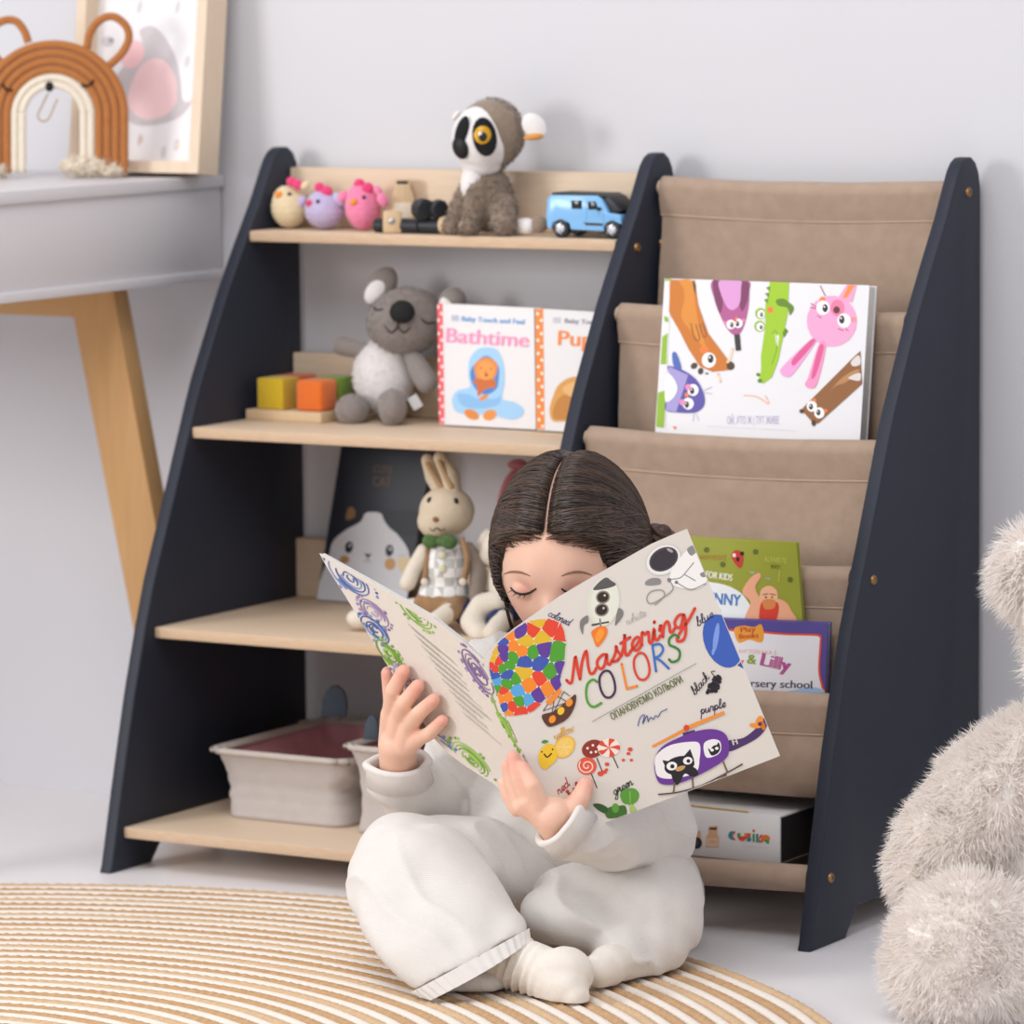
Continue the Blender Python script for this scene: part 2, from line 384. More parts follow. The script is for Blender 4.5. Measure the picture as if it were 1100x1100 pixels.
# ------------------------------------------------------------------ shared materials
M_WALL = mat('wall_paint', '#d3d2d6', 0.85, '#d0cfd3', 6, 0.05, 300)
M_FLOOR = mat('floor_gloss', '#f1eef0', 0.38, '#edeaec', 5, 0.02, 60)
M_NAVY = mat('navy_paint', '#232836', 0.55, '#202532', 25, 0.12, 500)
M_WOOD = mat('birch', '#e2cdb6', 0.55, '#d6bb9d', 14, 0.06, 90, stretch=(1.2, 14, 14), detail=6)
M_PLY = mat('ply_edge', '#e0c6ab', 0.6, '#b99775', 60, 0.1, 80, stretch=(1.0, 1.0, 16), detail=4)
M_OAK = mat('desk_leg_wood', '#d2a671', 0.5, '#c2935d', 14, 0.06, 90, stretch=(10, 10, 1), detail=6)
M_DESK = mat('desk_lacquer', '#dcd9db', 0.45, '#d8d5d8', 8)
M_LINEN = weave('linen_sling', '#bfa591', '#aa907c', 1500, 0.5)
M_BRASS = mat('brass_screw', '#b08a5c', 0.35, '#8c6a42', 60, metal=0.8)
M_DARK = mat('recess_dark', '#2b2119', 0.6)

# ------------------------------------------------------------------ room
def quad(a, b, c, d): return [a, b, c, d], [(0, 1, 2, 3)]
add('floor', box2((-3.5, -4.0, -0.05), (4.0, 0.06, 0.0)), M_FLOOR, loc=(0, 0, -0.05), smooth=False, kind='structure')
add('wall_back', box2((-3.5, 0.012, 0.0), (4.0, 0.06, 2.7)), M_WALL, loc=(0, 0.012, 0), smooth=False, kind='structure')

# ------------------------------------------------------------------ bookcase
T = 0.0162; W1 = 0.49437; XM = 0.51057; XR = 0.8928
bc = thing('bookcase', 'navy and birch children\'s bookcase with open shelves and fabric book slings', 'bookcase', (0.44, -0.2, 0))
PROF = [(-.4088, 0), (-.4051, .008), (-.3851, .0875), (-.3701, .1438), (-.3548, .1996), (-.3300, .2765), (-.3120, .3262), (-.2695, .4188), (-.2240, .5209), (-.2095, .5504), (-.1541, .6461),
        (-.1196, .6971), (-.0846, .7463), (-.0610, .785), (-.0540, .796), (-.0450, .8045), (-.0350, .8090), (-.0230, .8093), (-.0120, .8030), (-.0040, .7910), (0, .775), (0, 0), (-.06, 0), (-.085, .03), (-.300, .03), (-.328, 0)]
def screw(p, parent, axis=1):
    Mx = Matrix.Rotation(R(90) * axis, 3, 'Y')
    s = add('screw', lathe([(0, 0.0015), (0.0026, 0.0016), (0.0028, 0.0026), (0.0045, 0.0024), (0.0056, 0.0008), (0.0056, -0.001)], p, 16, Mx), M_BRASS, parent)
    return s
for x0, nm in ((-T, 'l'), (W1, 'm'), (XR - T, 'r')):
    p = add('side_panel', prism(PROF, (x0, 0, 0), (0, 1, 0), (0, 0, 1), (T, 0, 0), 0.002), M_NAVY, bc, ang=50)
    if nm == 'r':
        for q in ((1040, 206.5), (938, 623), (892, 943)): screw(on_x(q[0], q[1], XR), p)
    if nm == 'm':
        for q in ((684, 266), (711, 261)): screw(on_x(q[0], q[1], XM), p)
SHELF = [(-.1086, .7144), (-.2327, .4941), (-.3149, .27135), (-.3829, .0500)]
TH = 0.0125
for yf, z in SHELF:
    v, f = box2((0.0005, yf, z - TH), (W1 - 0.0005, -0.0008, z), 0.0016)
    fm = []
    for q in f:
        n = (v[q[1]] - v[q[0]]).cross(v[q[2]] - v[q[0]]).normalized(); fm.append(0 if abs(n.z) > 0.7 else 1)
    add('shelf', (v, f), [M_WOOD, M_PLY], bc, fm=fm)
    v, f = box2((0.0005, -0.0205, z + 0.0004 if z > .06 else z + .0004), (W1 - 0.0005, -0.0010, z + 0.0705), 0.0015)
    add('back_strip', (v, f), M_WOOD, bc)
RODS = [(-.0350, .7705), (-.1330, .6340), (-.2040, .5020), (-.2640, .3730), (-.3120, .2440), (-.3640, .0690)]
XA, XB = XM + 0.006, XR - T - 0.006
def sag(x): u = (x - XA) / (XB - XA); return -0.0045 * math.sin(math.pi * u)
for i, (y, z) in enumerate(RODS):
    add('rod', tube([(XM + 0.0005, y, z), (XR - T - 0.0005, y, z)], 0.0085, 16), M_WOOD, bc)
    # the hem loops over the rod and is stitched below it
    rings = []; NX = 34
    for k in range(NX + 1):
        x = XA + (XB - XA) * k / NX; dz = sag(x); r = 0.0135 + nz((x, y, z), 14, 0.0012); ring = []
        low = 0.030 if i < 5 else 0.014
        for a in range(0, 15):
            t = R(-20 + 220 * a / 14); ring.append((x, y + math.cos(t) * r, z + 0.0 + math.sin(t) * r + dz))
        ring += [(x, y - 0.0125 + nz((x, 3, z), 20, .001), z - low * 0.4 + dz), (x, y - 0.0085, z - low + dz), (x, y - 0.0030, z - low - 0.001 + dz), (x, y + 0.008, z - low * 0.45 + dz)]
        rings.append(ring)
    hem = add('sling_hem', loft(rings), M_LINEN, bc, ang=60)
    if i < 5: add('seam', tube([(XA + (XB - XA) * k / 30, y - 0.0095, z - 0.0300 + sag(XA + (XB - XA) * k / 30)) for k in range(31)], 0.0007, 6), mat('linen_thread', '#cdb39c', 0.9), hem)
def sheet(pts, name='sling', wr=0.003, sd=0):
    path = smooth_path([(0, a, b) for a, b in pts], 8); NX = 44; rings = []
    for j, p in enumerate(path):
        ring = []; f = min(1, j / 6, (len(path) - 1 - j) / 6)
        for k in range(NX + 1):
            x = XA + 0.002 + (XB - XA - 0.004) * k / NX
            d = (nz((x * 1.0 + p.z * 0.5, sd, p.z * 0.35), 13, wr) + nz((x + p.z, sd + 4, p.z), 34, wr * 0.35)) * f
            ring.append(Vector((x, p.y + d, p.z + sag(x) * (1 - 0.5 * f))))
        rings.append(ring)
    back = [[v + Vector((0, 0.0014, 0.0006)) for v in r] for r in rings]
    A = loft(rings, False, False); B = loft(back, False, False); n = len(A[0]); m = NX + 1; J = len(rings)
    V = A[0] + B[0]; F = A[1] + [tuple(i + n for i in f[::-1]) for f in B[1]]
    for j in range(J - 1):
        F += [(j * m, (j + 1) * m, (j + 1) * m + n, j * m + n), (j * m + NX, j * m + NX + n, (j + 1) * m + NX + n, (j + 1) * m + NX)]
    return add(name, (V, F), M_LINEN, bc, ang=80)
for i in range(4):
    (y0, z0), (y1, z1) = RODS[i], RODS[i + 1]; zb = z1 - 0.095
    q = 1.0 if i != 1 and i != 3 else 0.3
    sheet([(y0 - .0085, z0 - .029), (y0 - .011, z0 - .06), (y0 - .011 - .008 * q, (z0 + zb) / 2), (y0 - .011 - .015 * q, zb + .03), ((y0 + y1) / 2 - .004, zb), (y1 + .012, zb + .03), (y1 + .004, z1 - .03)], sd=i * 3.7, wr=.003 if q == 1 else .0018)
(y0, z0), (y1, z1) = RODS[4], RODS[5]
sheet([(y0 - .0085, z0 - .029), (y0 - .010, z0 - .06), (y0 + .0, z0 - .09), (y0 + .016, z0 - .103), (y0 + .04, z0 - .098)], sd=21)
sheet([(y1 + .004, z1 - .012), (y1 + .05, z1 - .020), (y1 + .20, z1 - .022), (-.03, z1 - .010)], sd=31, wr=0.001)

# ------------------------------------------------------------------ desk on the left
XD = -0.1140
dk = thing('desk', 'pale grey desk with slanted wooden legs beside the bookcase', 'desk', (-0.6, -0.28, 0))
X0 = -1.15; YD = -0.64
add('desk_top', box2((X0, YD, .7585), (XD, 0.010, .7735), 0.0012), M_DESK, dk)
add('desk_body', box2((X0 + .004, YD + .004, .658), (XD - .0045, 0.008, .7585), 0.001), M_DESK, dk)
add('bottom_panel', box2((X0, YD, .6475), (XD, 0.010, .6590), 0.001), M_DESK, dk)
YL = -0.15
def legq(px): return [on_y(q[0], q[1], YL) for q in px]
L = legq([(80, 314), (128, 314), (180, 600), (135, 600)])
zt = .6476
def ext(a, b, z): t = (z - a.z) / (b.z - a.z); return a.lerp(b, t)
lx = [ext(L[0], L[3], zt).x, ext(L[1], L[2], zt).x, ext(L[1], L[2], 0).x, ext(L[0], L[3], 0).x]
legp = [(lx[0], zt), (lx[1], zt), (lx[2], 0), (lx[3], 0)]
cxm = (X0 + XD) / 2
for yy in (YL, -0.60):
    sh = 0 if yy == YL else -.14
    for s in (1, -1):
        P = [((x + sh if s == 1 else 2 * cxm - x), z) for x, z in legp]
        if s == -1: P = P[::-1]
        add('leg', prism(P, (0, yy - .012, 0), (1, 0, 0), (0, 0, 1), (0, .030, 0), 0.0015), M_OAK, dk)
    zr = on_y(40, 338.5, YL).z
    add('rail', box2((2 * cxm - lx[0] - .004, yy - .008, zr), (lx[0] + sh + .004, yy + .014, zt), 0.001), mat('rail_wood', '#cfa572', 0.5, '#bf925f', 14, 0.05, 90, stretch=(1, 10, 10), detail=5), dk)

# ------------------------------------------------------------------ rug
rug = thing('jute_rug', 'round jute and white cotton coiled rug under the reading child', 'rug', (0.411, -1.356, 0))
M_JUTE = mat('jute', '#d6b083', 0.95, '#ab7d4d', 160, 0.6, 500, detail=5, sheen=.2)
M_JUTE2 = mat('jute_pale', '#dfc19c', 0.95, '#c29b6d', 160, 0.6, 500, detail=5, sheen=.2)
M_COT = mat('rug_cotton', '#efe7de', 0.95, '#e2d6c9', 200, 0.4, 600, sheen=.2)
cx, cy = 0.411, -1.356; pitch = 0.0270; random.seed(3)
add('backing', lathe([(0, .0005), (.90, .0005), (.90, .003), (0, .003)], (cx, cy, 0), 96), M_JUTE2, rug)
for k in range(33):
    for kind in (0, 1):
        Rr = 0.912 - k * pitch - (0.0138 if kind else 0.0); 
        if Rr < 0.02: continue
        n = max(24, int(260 * Rr / .9)); hw = 0.0072 if kind == 0 else 0.0074; hh = 0.0058 if kind == 0 else 0.0062; rings = []
        nb = int(6.2832 * Rr / (0.0125 if kind == 0 else 0.02))
        if kind == 0: n = min(nb * 4, 1200)
        ph = random.random() * 6
        for j in range(n):
            a = 6.2832 * j / n; ring = []
            wob = nz((math.cos(a) * 3, math.sin(a) * 3, k), 2.0, 0.0012)
            for q in range(8):
                b = 6.2832 * q / 8; md = 1 + (0.20 * math.sin(nb * a + 2.0 * abs(math.cos(b)) * 1.2 + (1.6 if math.cos(b) > 0 else 0) + ph) if kind == 0 else 0.05 * math.sin(nb * a + b))
                rr = Rr + math.cos(b) * hw * (0.9 + 0.1 * md) + wob; ring.append((cx + rr * math.cos(a), cy + rr * math.sin(a), 0.0066 + math.sin(b) * hh * md))
            rings.append(ring)
        add('jute_coil' if kind == 0 else 'cotton_coil', loft(rings, False, True, True), (M_JUTE if k % 3 else M_JUTE2) if kind == 0 else M_COT, rug, ang=None)
# ------------------------------------------------------------------ helpers for toys
def P(px, py, Y, d=0.0):
    """point seen at px,py standing in the plane Y, then d metres nearer along the line of sight"""
    q = on_y(px, py, Y); return q - (q - CAM).normalized() * d
PXM = 1.0 / FPX
def mm(p): return (p - CAM).dot(FW) / FPX          # metres per photo pixel at a point
CF = Matrix((SIDE, AWAY, ZUP)).transposed()        # toy frame: x across, y away, z up
def rotv(ang, axis='Y'): return CF @ Matrix.Rotation(R(ang), 3, axis)
def disc_on(c, n, r, h=0.0012, k=18, ratio=1.0, up=None):
    """small domed disc lying at c, facing n"""
    n = Vector(n).normalized(); u = (up or ZUP); x = u.cross(n).normalized(); y = n.cross(x)
    Mx = Matrix((x, y, n)).transposed(); return ell(c, (r, r * ratio, h), Mx, k, 8)
def facing(p): return (CAM - p).normalized()
M_EYE = mat('eye_black', '#0d0c0d', 0.12, '#111011', 20, spec=0.6)

# ------------------------------------------------------------------ top shelf: three knitted chicks
def chick(name, label, ctr, rx, rz, m, beak, beakc, eye, combs, limbs, grp='knitted chicks on the top shelf'):
    Y = -0.058; c = P(ctr[0], ctr[1], Y); k = mm(c); z0 = .7146
    c.z = z0 + rz * k * 1.03
    t = thing(name, label, 'toy', (c.x, c.y, z0), grp)
    parts = [ell(c, (rx * k, rx * k, rz * k), CF, 28, 18)]
    hd = P(ctr[0] - 3, ctr[1] - rz * 0.45, Y, .004); parts.append(ell(hd, (rx * k * .74, rx * k * .74, rz * k * .66), CF))
    body = blob(merge(*parts), 0.0018, 4, lambda v, n: 0.0006 * math.sin(v.z * 2600) * abs(math.sin((v.x + v.y) * 1500)) + nz(v, 500, .0004))
    add('body', body, m, t, ang=None)
    for (x, y, r, rot) in limbs:
        q = P(x, y, Y, .006); add('wing' if limbs.index((x, y, r, rot)) == 0 else 'tail', ell(q, (r * k * .72, r * k * .55, r * k), CF @ Matrix.Rotation(R(rot), 3, 'Y'), 16, 10), m, t)
    tr = caster(body)
    add('beak', patch(tr, beak[0], beak[1], 4.4 * k, 3.8 * k, 4.0 * k), mat('felt_' + beakc.strip('#'), beakc, 0.8), t)
    add('eye', patch(tr, eye[0], eye[1], 2.3 * k, 2.3 * k, 1.8 * k), M_EYE, t)
    for (x, y, r) in combs: add('comb', ell(P(x, y, Y, .010), (r * k, r * k * .55, r * k * .95), CF, 16, 10), mat('comb_felt', '#e8487f', 0.85, '#dd3a72', 80, 0.3, 700, sheen=.3), t)
chick('knitted_chick', 'cream knitted chick at the left end of the top shelf', (311, 224), 20, 22.5, mat('cream_knit', '#ead9b6', 0.95, '#dcc69c', 150, .5, 500, sheen=.3), (299.5, 209), '#f2993c', (311, 208.5), [(313, 195, 5.5), (320, 198.5, 6)], [(297, 217, 6.5, 20), (328, 199, 6, 50)])
chick('knitted_chick', 'lilac knitted chick between the cream and the pink chick', (349, 227), 22, 20.5, mat('lilac_knit', '#cbbfdc', 0.95, '#b7a8d0', 150, .5, 500, sheen=.3), (332.5, 218.5), '#e0415f', (341.5, 216.5), [(343, 201, 5.5), (351, 205.5, 6.5)], [(323.5, 216.5, 7, 25), (364, 214, 8, -40)])
chick('knitted_chick', 'pink knitted chick beside the black toy telescope', (390, 224), 19.5, 25, mat('pink_knit', '#f492b4', 0.95, '#ea7ba3', 150, .5, 500, sheen=.3), (380, 217), '#f29a35', (391, 212), [(386, 197.5, 6), (395, 202, 6.5)], [(368.5, 211, 7, 40), (411, 215, 8, -30), (406, 205, 6, -30)])

# wooden bottle and black telescope
M_LWOOD = mat('toy_wood', '#dcc19d', 0.55, '#cdae86', 30, 0.05, 90, stretch=(8, 8, 1))
M_BLK = mat('toy_black', '#1f2126', 0.45, '#26292f', 40)
b0 = P(433, 247, -.038); b0.z = .7146; k = mm(b0)
t = thing('toy_bottle', 'wooden toy milk bottle standing behind the toy telescope', 'toy', b0)
add('bottle_body', prism([(-12.5, 0), (12.5, 0), (12.5, 34), (11, 40), (8.5, 45), (8.5, 55), (-8.5, 55), (-8.5, 45), (-11, 40), (-12.5, 34)], b0 - AWAY * .009, SIDE * k, ZUP * k, AWAY * .018, .0015), M_LWOOD, t)
add('label_strip', box(b0 - AWAY * .0093 + ZUP * 22 * k, (.020, .0006, .018), .0001, CF), mat('paper_pale', '#e6d8c2', .7), t)
add('cap_slot', box(b0 - AWAY * .0093 + ZUP * 52 * k, (.013, .0008, .0035), .0002, CF), M_BLK, t)
b0 = P(440, 249, -.082); b0.z = .7146; k = mm(b0)
t = thing('toy_telescope', 'black wooden toy telescope lying next to the lemur', 'toy', b0)
def tp(px, up, d=0): q = P(px, 249, -.082, d); q.z = .7146 + up; return q
r0 = .0086
for nm, a, b_, r in (('tube_end', 404, 414, .0082), ('tube_section', 414, 452, r0), ('tube_section', 453, 480, .0092)):
    add(nm, tube([tp(a, r), tp(a + .6, r), tp(b_ - .6, r), tp(b_, r)], [r * .9, r, r, r * .9], 24), M_BLK, t)
blk = add('wood_block', box(tp(421.5, .0132, .010), (.0215, .012, .0262), .003, CF @ Matrix.Rotation(R(6), 3, 'Z')), M_LWOOD, t)
add('screw', disc_on(tp(420.5, .0142, .0165), facing(b0), .004, .0022), mat('steel', '#b9b9bd', .25, metal=1.0), blk)
for j, (pa, pb, r) in enumerate(((452, 470, .0125), (470, 477, .0115))):
    add('wheel', lathe([(0, 0), (r, 0), (r * 1.0, .0005), (r, .014 if j == 0 else .008), (r * .8, .016 if j == 0 else .010), (0, .016 if j == 0 else .010)], tp(pa, .0285, .004 - j * .004), 10, Matrix.Rotation(R(-35), 3, 'Z') @ Matrix.Rotation(R(90), 3, 'Y')), M_BLK, t, ang=30)
add('wood_ring', lathe([(.0095, -.004), (.0105, -.003), (.0105, .003), (.0095, .004)], tp(478, .0105), 20, Matrix.Rotation(R(90), 3, 'Y')), M_LWOOD, t)

# lemur
M_LBR = mat('lemur_brown', '#9b8978', 0.95, '#7c6a5a', 220, .4, 500, sheen=.4, detail=5)
M_LWH = mat('lemur_white', '#f0ecea', 0.95, '#e4dfdd', 200, .4, 500, sheen=.4)
Y = -.072
b0 = P(520, 252, Y); b0.z = .7146; k = mm(b0); t = thing('plush_lemur', 'grey and white plush lemur with big yellow eyes on the top shelf', 'plush toy', b0)
def lp(x, y, d=0): return P(x, y, Y, d)
gz = lambda v: 0
def ground(vf, z): return [Vector((v[0], v[1], max(v[2], z))) for v in vf[0]], vf[1]
body = blob(merge(ell(lp(524, 212), (26 * k, 24 * k, 34 * k), CF), cone(lp(503, 208, .016), 12 * k, lp(487, 241, .020), 9.5 * k), cone(lp(513, 205, .022), 13 * k, lp(506, 240, .028), 11 * k),
                  cone(lp(540, 222, .006), 15 * k, lp(541, 240, .024), 13 * k), ell(lp(484, 243, .024), (9 * k, 11 * k, 8 * k), CF), ell(lp(503, 243, .034), (11 * k, 13 * k, 9 * k), CF)), .0026, 5, lambda v, n: nz(v, 160, .0012))
body = ground(body, .7148); add('body', body, M_LBR, t, ang=None)
add('fur', ground(fur(body, 5000, .006, .0006, 5, .5, .5), .7148), M_LBR, t, kind='stuff')
hd = blob(merge(ell(lp(527, 143), (36 * k, 36 * k, 37 * k), CF), ell(lp(520, 172), (24 * k, 24 * k, 18 * k), CF)), .0026, 4)
add('head', hd, M_LBR, t, ang=None); add('fur', fur(hd, 4500, .005, .0006, 6, .5, .3, keep=lambda p: (p - np.array(lp(527, 143))) @ np.array(AWAY * .8 + SIDE * .6) > -.004), M_LBR, t, kind='stuff')
fc = blob(merge(ell(lp(518, 148, .0165), (33 * k, 30 * k, 35 * k), CF), ell(lp(500, 155, .026), (15 * k, 16 * k, 15 * k), CF), ell(lp(517, 176, .010), (23 * k, 22 * k, 14 * k), CF)), .0022, 4)
add('face', fc, M_LWH, t, ang=None); tr = caster(fc)
bib = ell(lp(507, 194, .022), (12 * k, 12 * k, 25 * k), rotv(8), 20, 14); add('bib', bib, M_LWH, t)
M_LBK = mat('lemur_black', '#17161a', 0.9, '#101012', 100, .3, 600)
add('eye_patch', patch(tr, 520.5, 147, 13 * k, 21 * k, 3.2 * k, 8), M_LBK, t)
add('eye_patch', patch(tr, 496, 141, 8.5 * k, 17 * k, 3.2 * k, -14), M_LBK, t)
add('nose', patch(tr, 494.5, 159, 11 * k, 12.5 * k, 5.5 * k), mat('nose_black', '#121114', .5), t)
p_, n_ = snap(tr, 518, 145); e = add('eye', patch(tr, 518.5, 145, 10.5 * k, 12 * k, 4.8 * k), mat('eye_yellow', '#d9a714', 0.2, '#c08d10', 90), t)
add('pupil', patch(tr, 518.5, 146.5, 7.2 * k, 8 * k, 5.6 * k), M_EYE, e)
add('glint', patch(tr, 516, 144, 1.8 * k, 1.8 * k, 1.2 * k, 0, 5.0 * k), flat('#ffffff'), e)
add('ear', ell(lp(574, 136, -.004), (12 * k, 5 * k, 16 * k), rotv(-38), 20, 12), M_LWH, t)
add('inner_ear', ell(lp(573, 147, .001), (11 * k, 4 * k, 3.6 * k), rotv(-6), 18, 10), mat('ear_orange', '#d99a50', .9), t)
add('ear', ell(lp(490, 124, -.006), (3 * k, 4 * k, 7 * k), rotv(40), 14, 10), M_LWH, t)
add('tail', ground(chain([lp(548, 244, -.006), lp(566, 243, .004)], [8 * k, 9 * k]), .7148), M_LWH, t)
add('tail', ground(ell(lp(580, 241, .002), (9 * k, 8 * k, 9 * k), CF), .7148), M_LBR, t)

# toy jeep
Y = -.092
b0 = P(630, 256, Y); b0.z = .7146; t = thing('toy_jeep', 'light blue toy jeep parked at the right end of the top shelf', 'toy car', b0)
M_JB = mat('jeep_blue', '#7fb9ea', 0.3, '#79b3e4', 20, coat=.4); k = mm(b0); ax = Vector((1, 0, 0)); 
def jx(px): return min(on_y(px, 240, Y).x, .4922) - b0.x
def jz(py): return on_y(630, py, Y).z - b0.z
def jp(P_): return [(jx(a), jz(b)) for a, b in P_]
DJ = .046
bd = add('body', prism(jp([(587.5, 245), (586.5, 232), (588, 214), (592, 210), (642, 210), (646, 213), (653, 228), (666.5, 230), (667, 235), (667, 242), (666.6, 240), (658, 236.5), (650, 240), (648, 248), (613, 247), (611, 240), (602, 236.5), (594, 240), (592, 247)]), b0, ax, ZUP, (0, DJ, 0), .0012), M_JB, t)
add('roof', prism(jp([(592, 210.5), (593, 207.5), (645, 208.2), (650, 211), (646, 212.5)]), b0 + Vector((0, .001, 0)), ax, ZUP, (0, DJ - .002, 0), .0008), M_BLK, t)
add('windscreen', prism(jp([(645.5, 211.5), (652, 210.5), (666, 226), (655, 228.5)]), b0 + Vector((0, .004, 0)), ax, ZUP, (0, DJ - .008, 0), .0005), M_BLK, t)
add('bonnet_trim', prism(jp([(653.5, 227.5), (664, 228.3), (666, 230.6), (654, 230)]), b0 + Vector((0, .003, 0)), ax, ZUP, (0, DJ - .006, 0), .0005), M_BLK, t)
for w_ in ([(614.2, 215.5), (625.2, 215.5), (625.2, 224.6), (614.2, 224.6)], [(632, 216.3), (640, 216.3), (643.5, 225), (632, 225)]):
    add('window', prism(jp(w_), b0 + Vector((0, -.0006, 0)), ax, ZUP, (0, .002, 0), .0003), mat('jeep_glass', '#15181f', .15), t)
for w_ in ([(630.2, 213), (630.6, 213), (630.6, 244), (630.2, 244)], [(648, 228), (648.4, 228), (648.4, 245), (648, 245)]):
    add('door_seam', prism(jp(w_), b0 + Vector((0, -.0003, 0)), ax, ZUP, (0, .001, 0)), mat('seam_blue', '#5d93c4', .5), t)
add('side_stripe', prism(jp([(626.5, 239.2), (647.5, 239.6), (647.5, 242.2), (630, 242)]), b0 + Vector((0, -.0004, 0)), ax, ZUP, (0, .001, 0)), M_BLK, t)
add('mirror', box(b0 + Vector((jx(644.5), -.003, jz(224))), (.0035, .006, .004), .001), M_BLK, t)
add('chassis', box2(b0 + Vector((jx(594), .006, jz(249))), b0 + Vector((jx(662), DJ - .006, jz(243)))), M_BLK, t)
for px in (602, 657.5):
    for yy in (-.001, DJ - .009):
        c = b0 + Vector((jx(px), yy, .0105)); Mx = Matrix.Rotation(R(-90), 3, 'X')
        tyre = add('wheel', lathe([(.006, 0), (.0085, 0), (.0102, .001), (.0104, .004), (.0102, .009), (.0085, .010), (.006, .010)], c, 24, Mx), M_BLK, t)
        if yy < 0:
            add('rim', lathe([(0, -.0004), (.003, -.0006), (.0075, .0006), (.0079, .003), (0, .003)], c, 20, Mx), mat('rim_silver', '#c9c9cd', .3, metal=.7), tyre)
            add('hub', merge(*[box(c + Vector((math.cos(a) * .0045, -.0008, math.sin(a) * .0045)), (.0062, .0012, .0014), .0002, Matrix.Rotation(-a, 3, 'Y')) for a in [6.2832 * i / 5 for i in range(5)]]), mat('rim_grey', '#8f9096', .35, metal=.6), tyre)

# ------------------------------------------------------------------ second shelf
Z2 = .4943
t0 = on_z(264, 451, .4941); YT = t0.y
t = thing('wooden_tray', 'small birch tray holding the coloured felt cubes', 'tray', (t0.x + .05, YT + .04, Z2))
xr = on_y(345, 455, YT).x
add('tray_base', box2((t0.x, YT, Z2), (xr, YT + .078, Z2 + .0125), .0012), M_LWOOD, t)
CUB = .0365
for lab, px, yy, h, h2, cyl in (('yellow felt cube at the left end of the birch tray', 292, YT + .006, '#d9b81f', '#c9a515', 0), ('orange felt cube at the front right of the birch tray', 336, YT + .004, '#f07a2a', '#e26a1d', 1),
                                ('red felt cube behind the yellow and orange cubes', 316, YT + .043, '#d85a22', '#c84a18', 0), ('green felt cube behind the orange cube, beside the koala', 352, YT + .043, '#7c9a27', '#6b8a1c', 0)):
    c = on_y(px, 420, yy); s = CUB
    if yy > YT + .03: c = on_y(px + 12, 415, yy)
    c.z = Z2 + .0127 + s / 2; c.y = yy + s / 2 + .0002
    if 'red' in lab: c.x = t0.x + .042
    if 'green' in lab: c.x = t0.x + .083
    if 'orange' in lab: c.x = xr - s / 2 - .002
    if 'yellow' in lab: c.x = t0.x + .012 + s / 2
    add('felt_cube', box(c, (s, s, s), .005 if cyl else .0022, None, 3), mat('felt' + h, h, .9, h2, 300, .5, 700, sheen=.3), loc=(c.x, c.y, Z2 + .0127), label=lab, cat='toy block', group='felt cubes on the birch tray')

# koala
M_KG = mat('koala_grey', '#948a85', 0.95, '#857b76', 260, .35, 600, sheen=.5, detail=5); M_KW = mat('koala_white', '#efebea', 0.95, '#e3dedd', 200, .4, 500, sheen=.5)
Y = -.064
b0 = P(412, 456, Y); b0.z = Z2; k = mm(b0); t = thing('plush_koala', 'grey plush koala with white belly sitting by the coloured cubes', 'plush toy', b0)
def kp(x, y, d=0): return P(x, y, Y, d)
body = ground(blob(merge(ell(kp(412, 404), (33 * k, 26 * k, 40 * k), CF), ell(kp(418, 378), (22 * k, 20 * k, 26 * k), CF)), .003, 6), Z2 + .0003)
add('body', body, M_KW, t, ang=None); add('fur', fur(body, 3500, .004, .0005, 9, .5, .3), M_KW, t, kind='stuff')
hd = blob(merge(ell(kp(436, 345), (42 * k, 36 * k, 36 * k), rotv(-8)), ell(kp(432, 352, .012), (30 * k, 26 * k, 22 * k), CF)), .003, 5)
add('head', hd, M_KG, t, ang=None); add('fur', fur(hd, 4500, .0035, .0005, 10, .5, .2), M_KG, t, kind='stuff')
add('nose', ell(kp(432, 335, .047), (13.5 * k, 7 * k, 12.5 * k), CF, 22, 14), mat('koala_nose', '#141416', .75, '#1b1b1d', 300, .4, 700), t)
tr = caster(hd)
for pts in ([(401, 329), (405, 333), (412, 332)], [(452, 342), (458, 347), (468, 346)], [(413, 349), (420, 357), (427, 351), (427, 343)], [(427, 351), (434, 357), (441, 351)]):
    add('stitched_line', line_on(tr, pts, .0011, .0006), mat('thread_dark', '#3b322f', .9), t)
ear = add('ear', blob(merge(ell(kp(409, 308, -.002), (16 * k, 9 * k, 24 * k), rotv(32), 20, 14)), .002, 3), M_KG, t, ang=None)
add('inner_ear', ell(kp(404.5, 312, .006), (10.5 * k, 5.5 * k, 17 * k), rotv(38), 18, 12), M_KW, ear)
ear = add('ear', ell(kp(486, 323, -.006), (15 * k, 9 * k, 14 * k), rotv(-30), 20, 14), M_KG, t)
add('inner_ear', ell(kp(481, 327, .001), (9 * k, 6 * k, 10 * k), rotv(-30), 18, 12), M_KW, ear)
add('arm', chain([kp(398, 378, .006), kp(368, 372, .008)], [9 * k, 10.5 * k]), M_KG, t); add('arm', chain([kp(443, 382, .006), kp(452, 400, .014), kp(458, 410, .016)], [9 * k, 12 * k, 12 * k]), M_KG, t)
f1 = ell(kp(378, 441, .052), (18 * k, 20 * k, 17.5 * k), CF, 22, 14); f2 = ell(kp(421.5, 438, .054), (15 * k, 20 * k, 20 * k), CF, 22, 14)
add('leg', ground(chain([kp(392, 432, .012), kp(378, 441, .045)], [13 * k, 13 * k]), Z2 + .0002), M_KG, t); add('leg', ground(chain([kp(418, 430, .012), kp(421, 437, .046)], [13 * k, 13 * k]), Z2 + .0002), M_KG, t)
for f in (f1, f2): f = ground(f, Z2 + .0002); o = add('foot', f, M_KG, t); add('fur', ground(fur(f, 900, .003, .0005, 12, .5, .2), Z2 + .0002), M_KG, o, kind='stuff')
add('care_tag', box(kp(446, 432, .022), (.012, .0006, .016), 0, rotv(-30)), flat('#e9e9ec'), t)

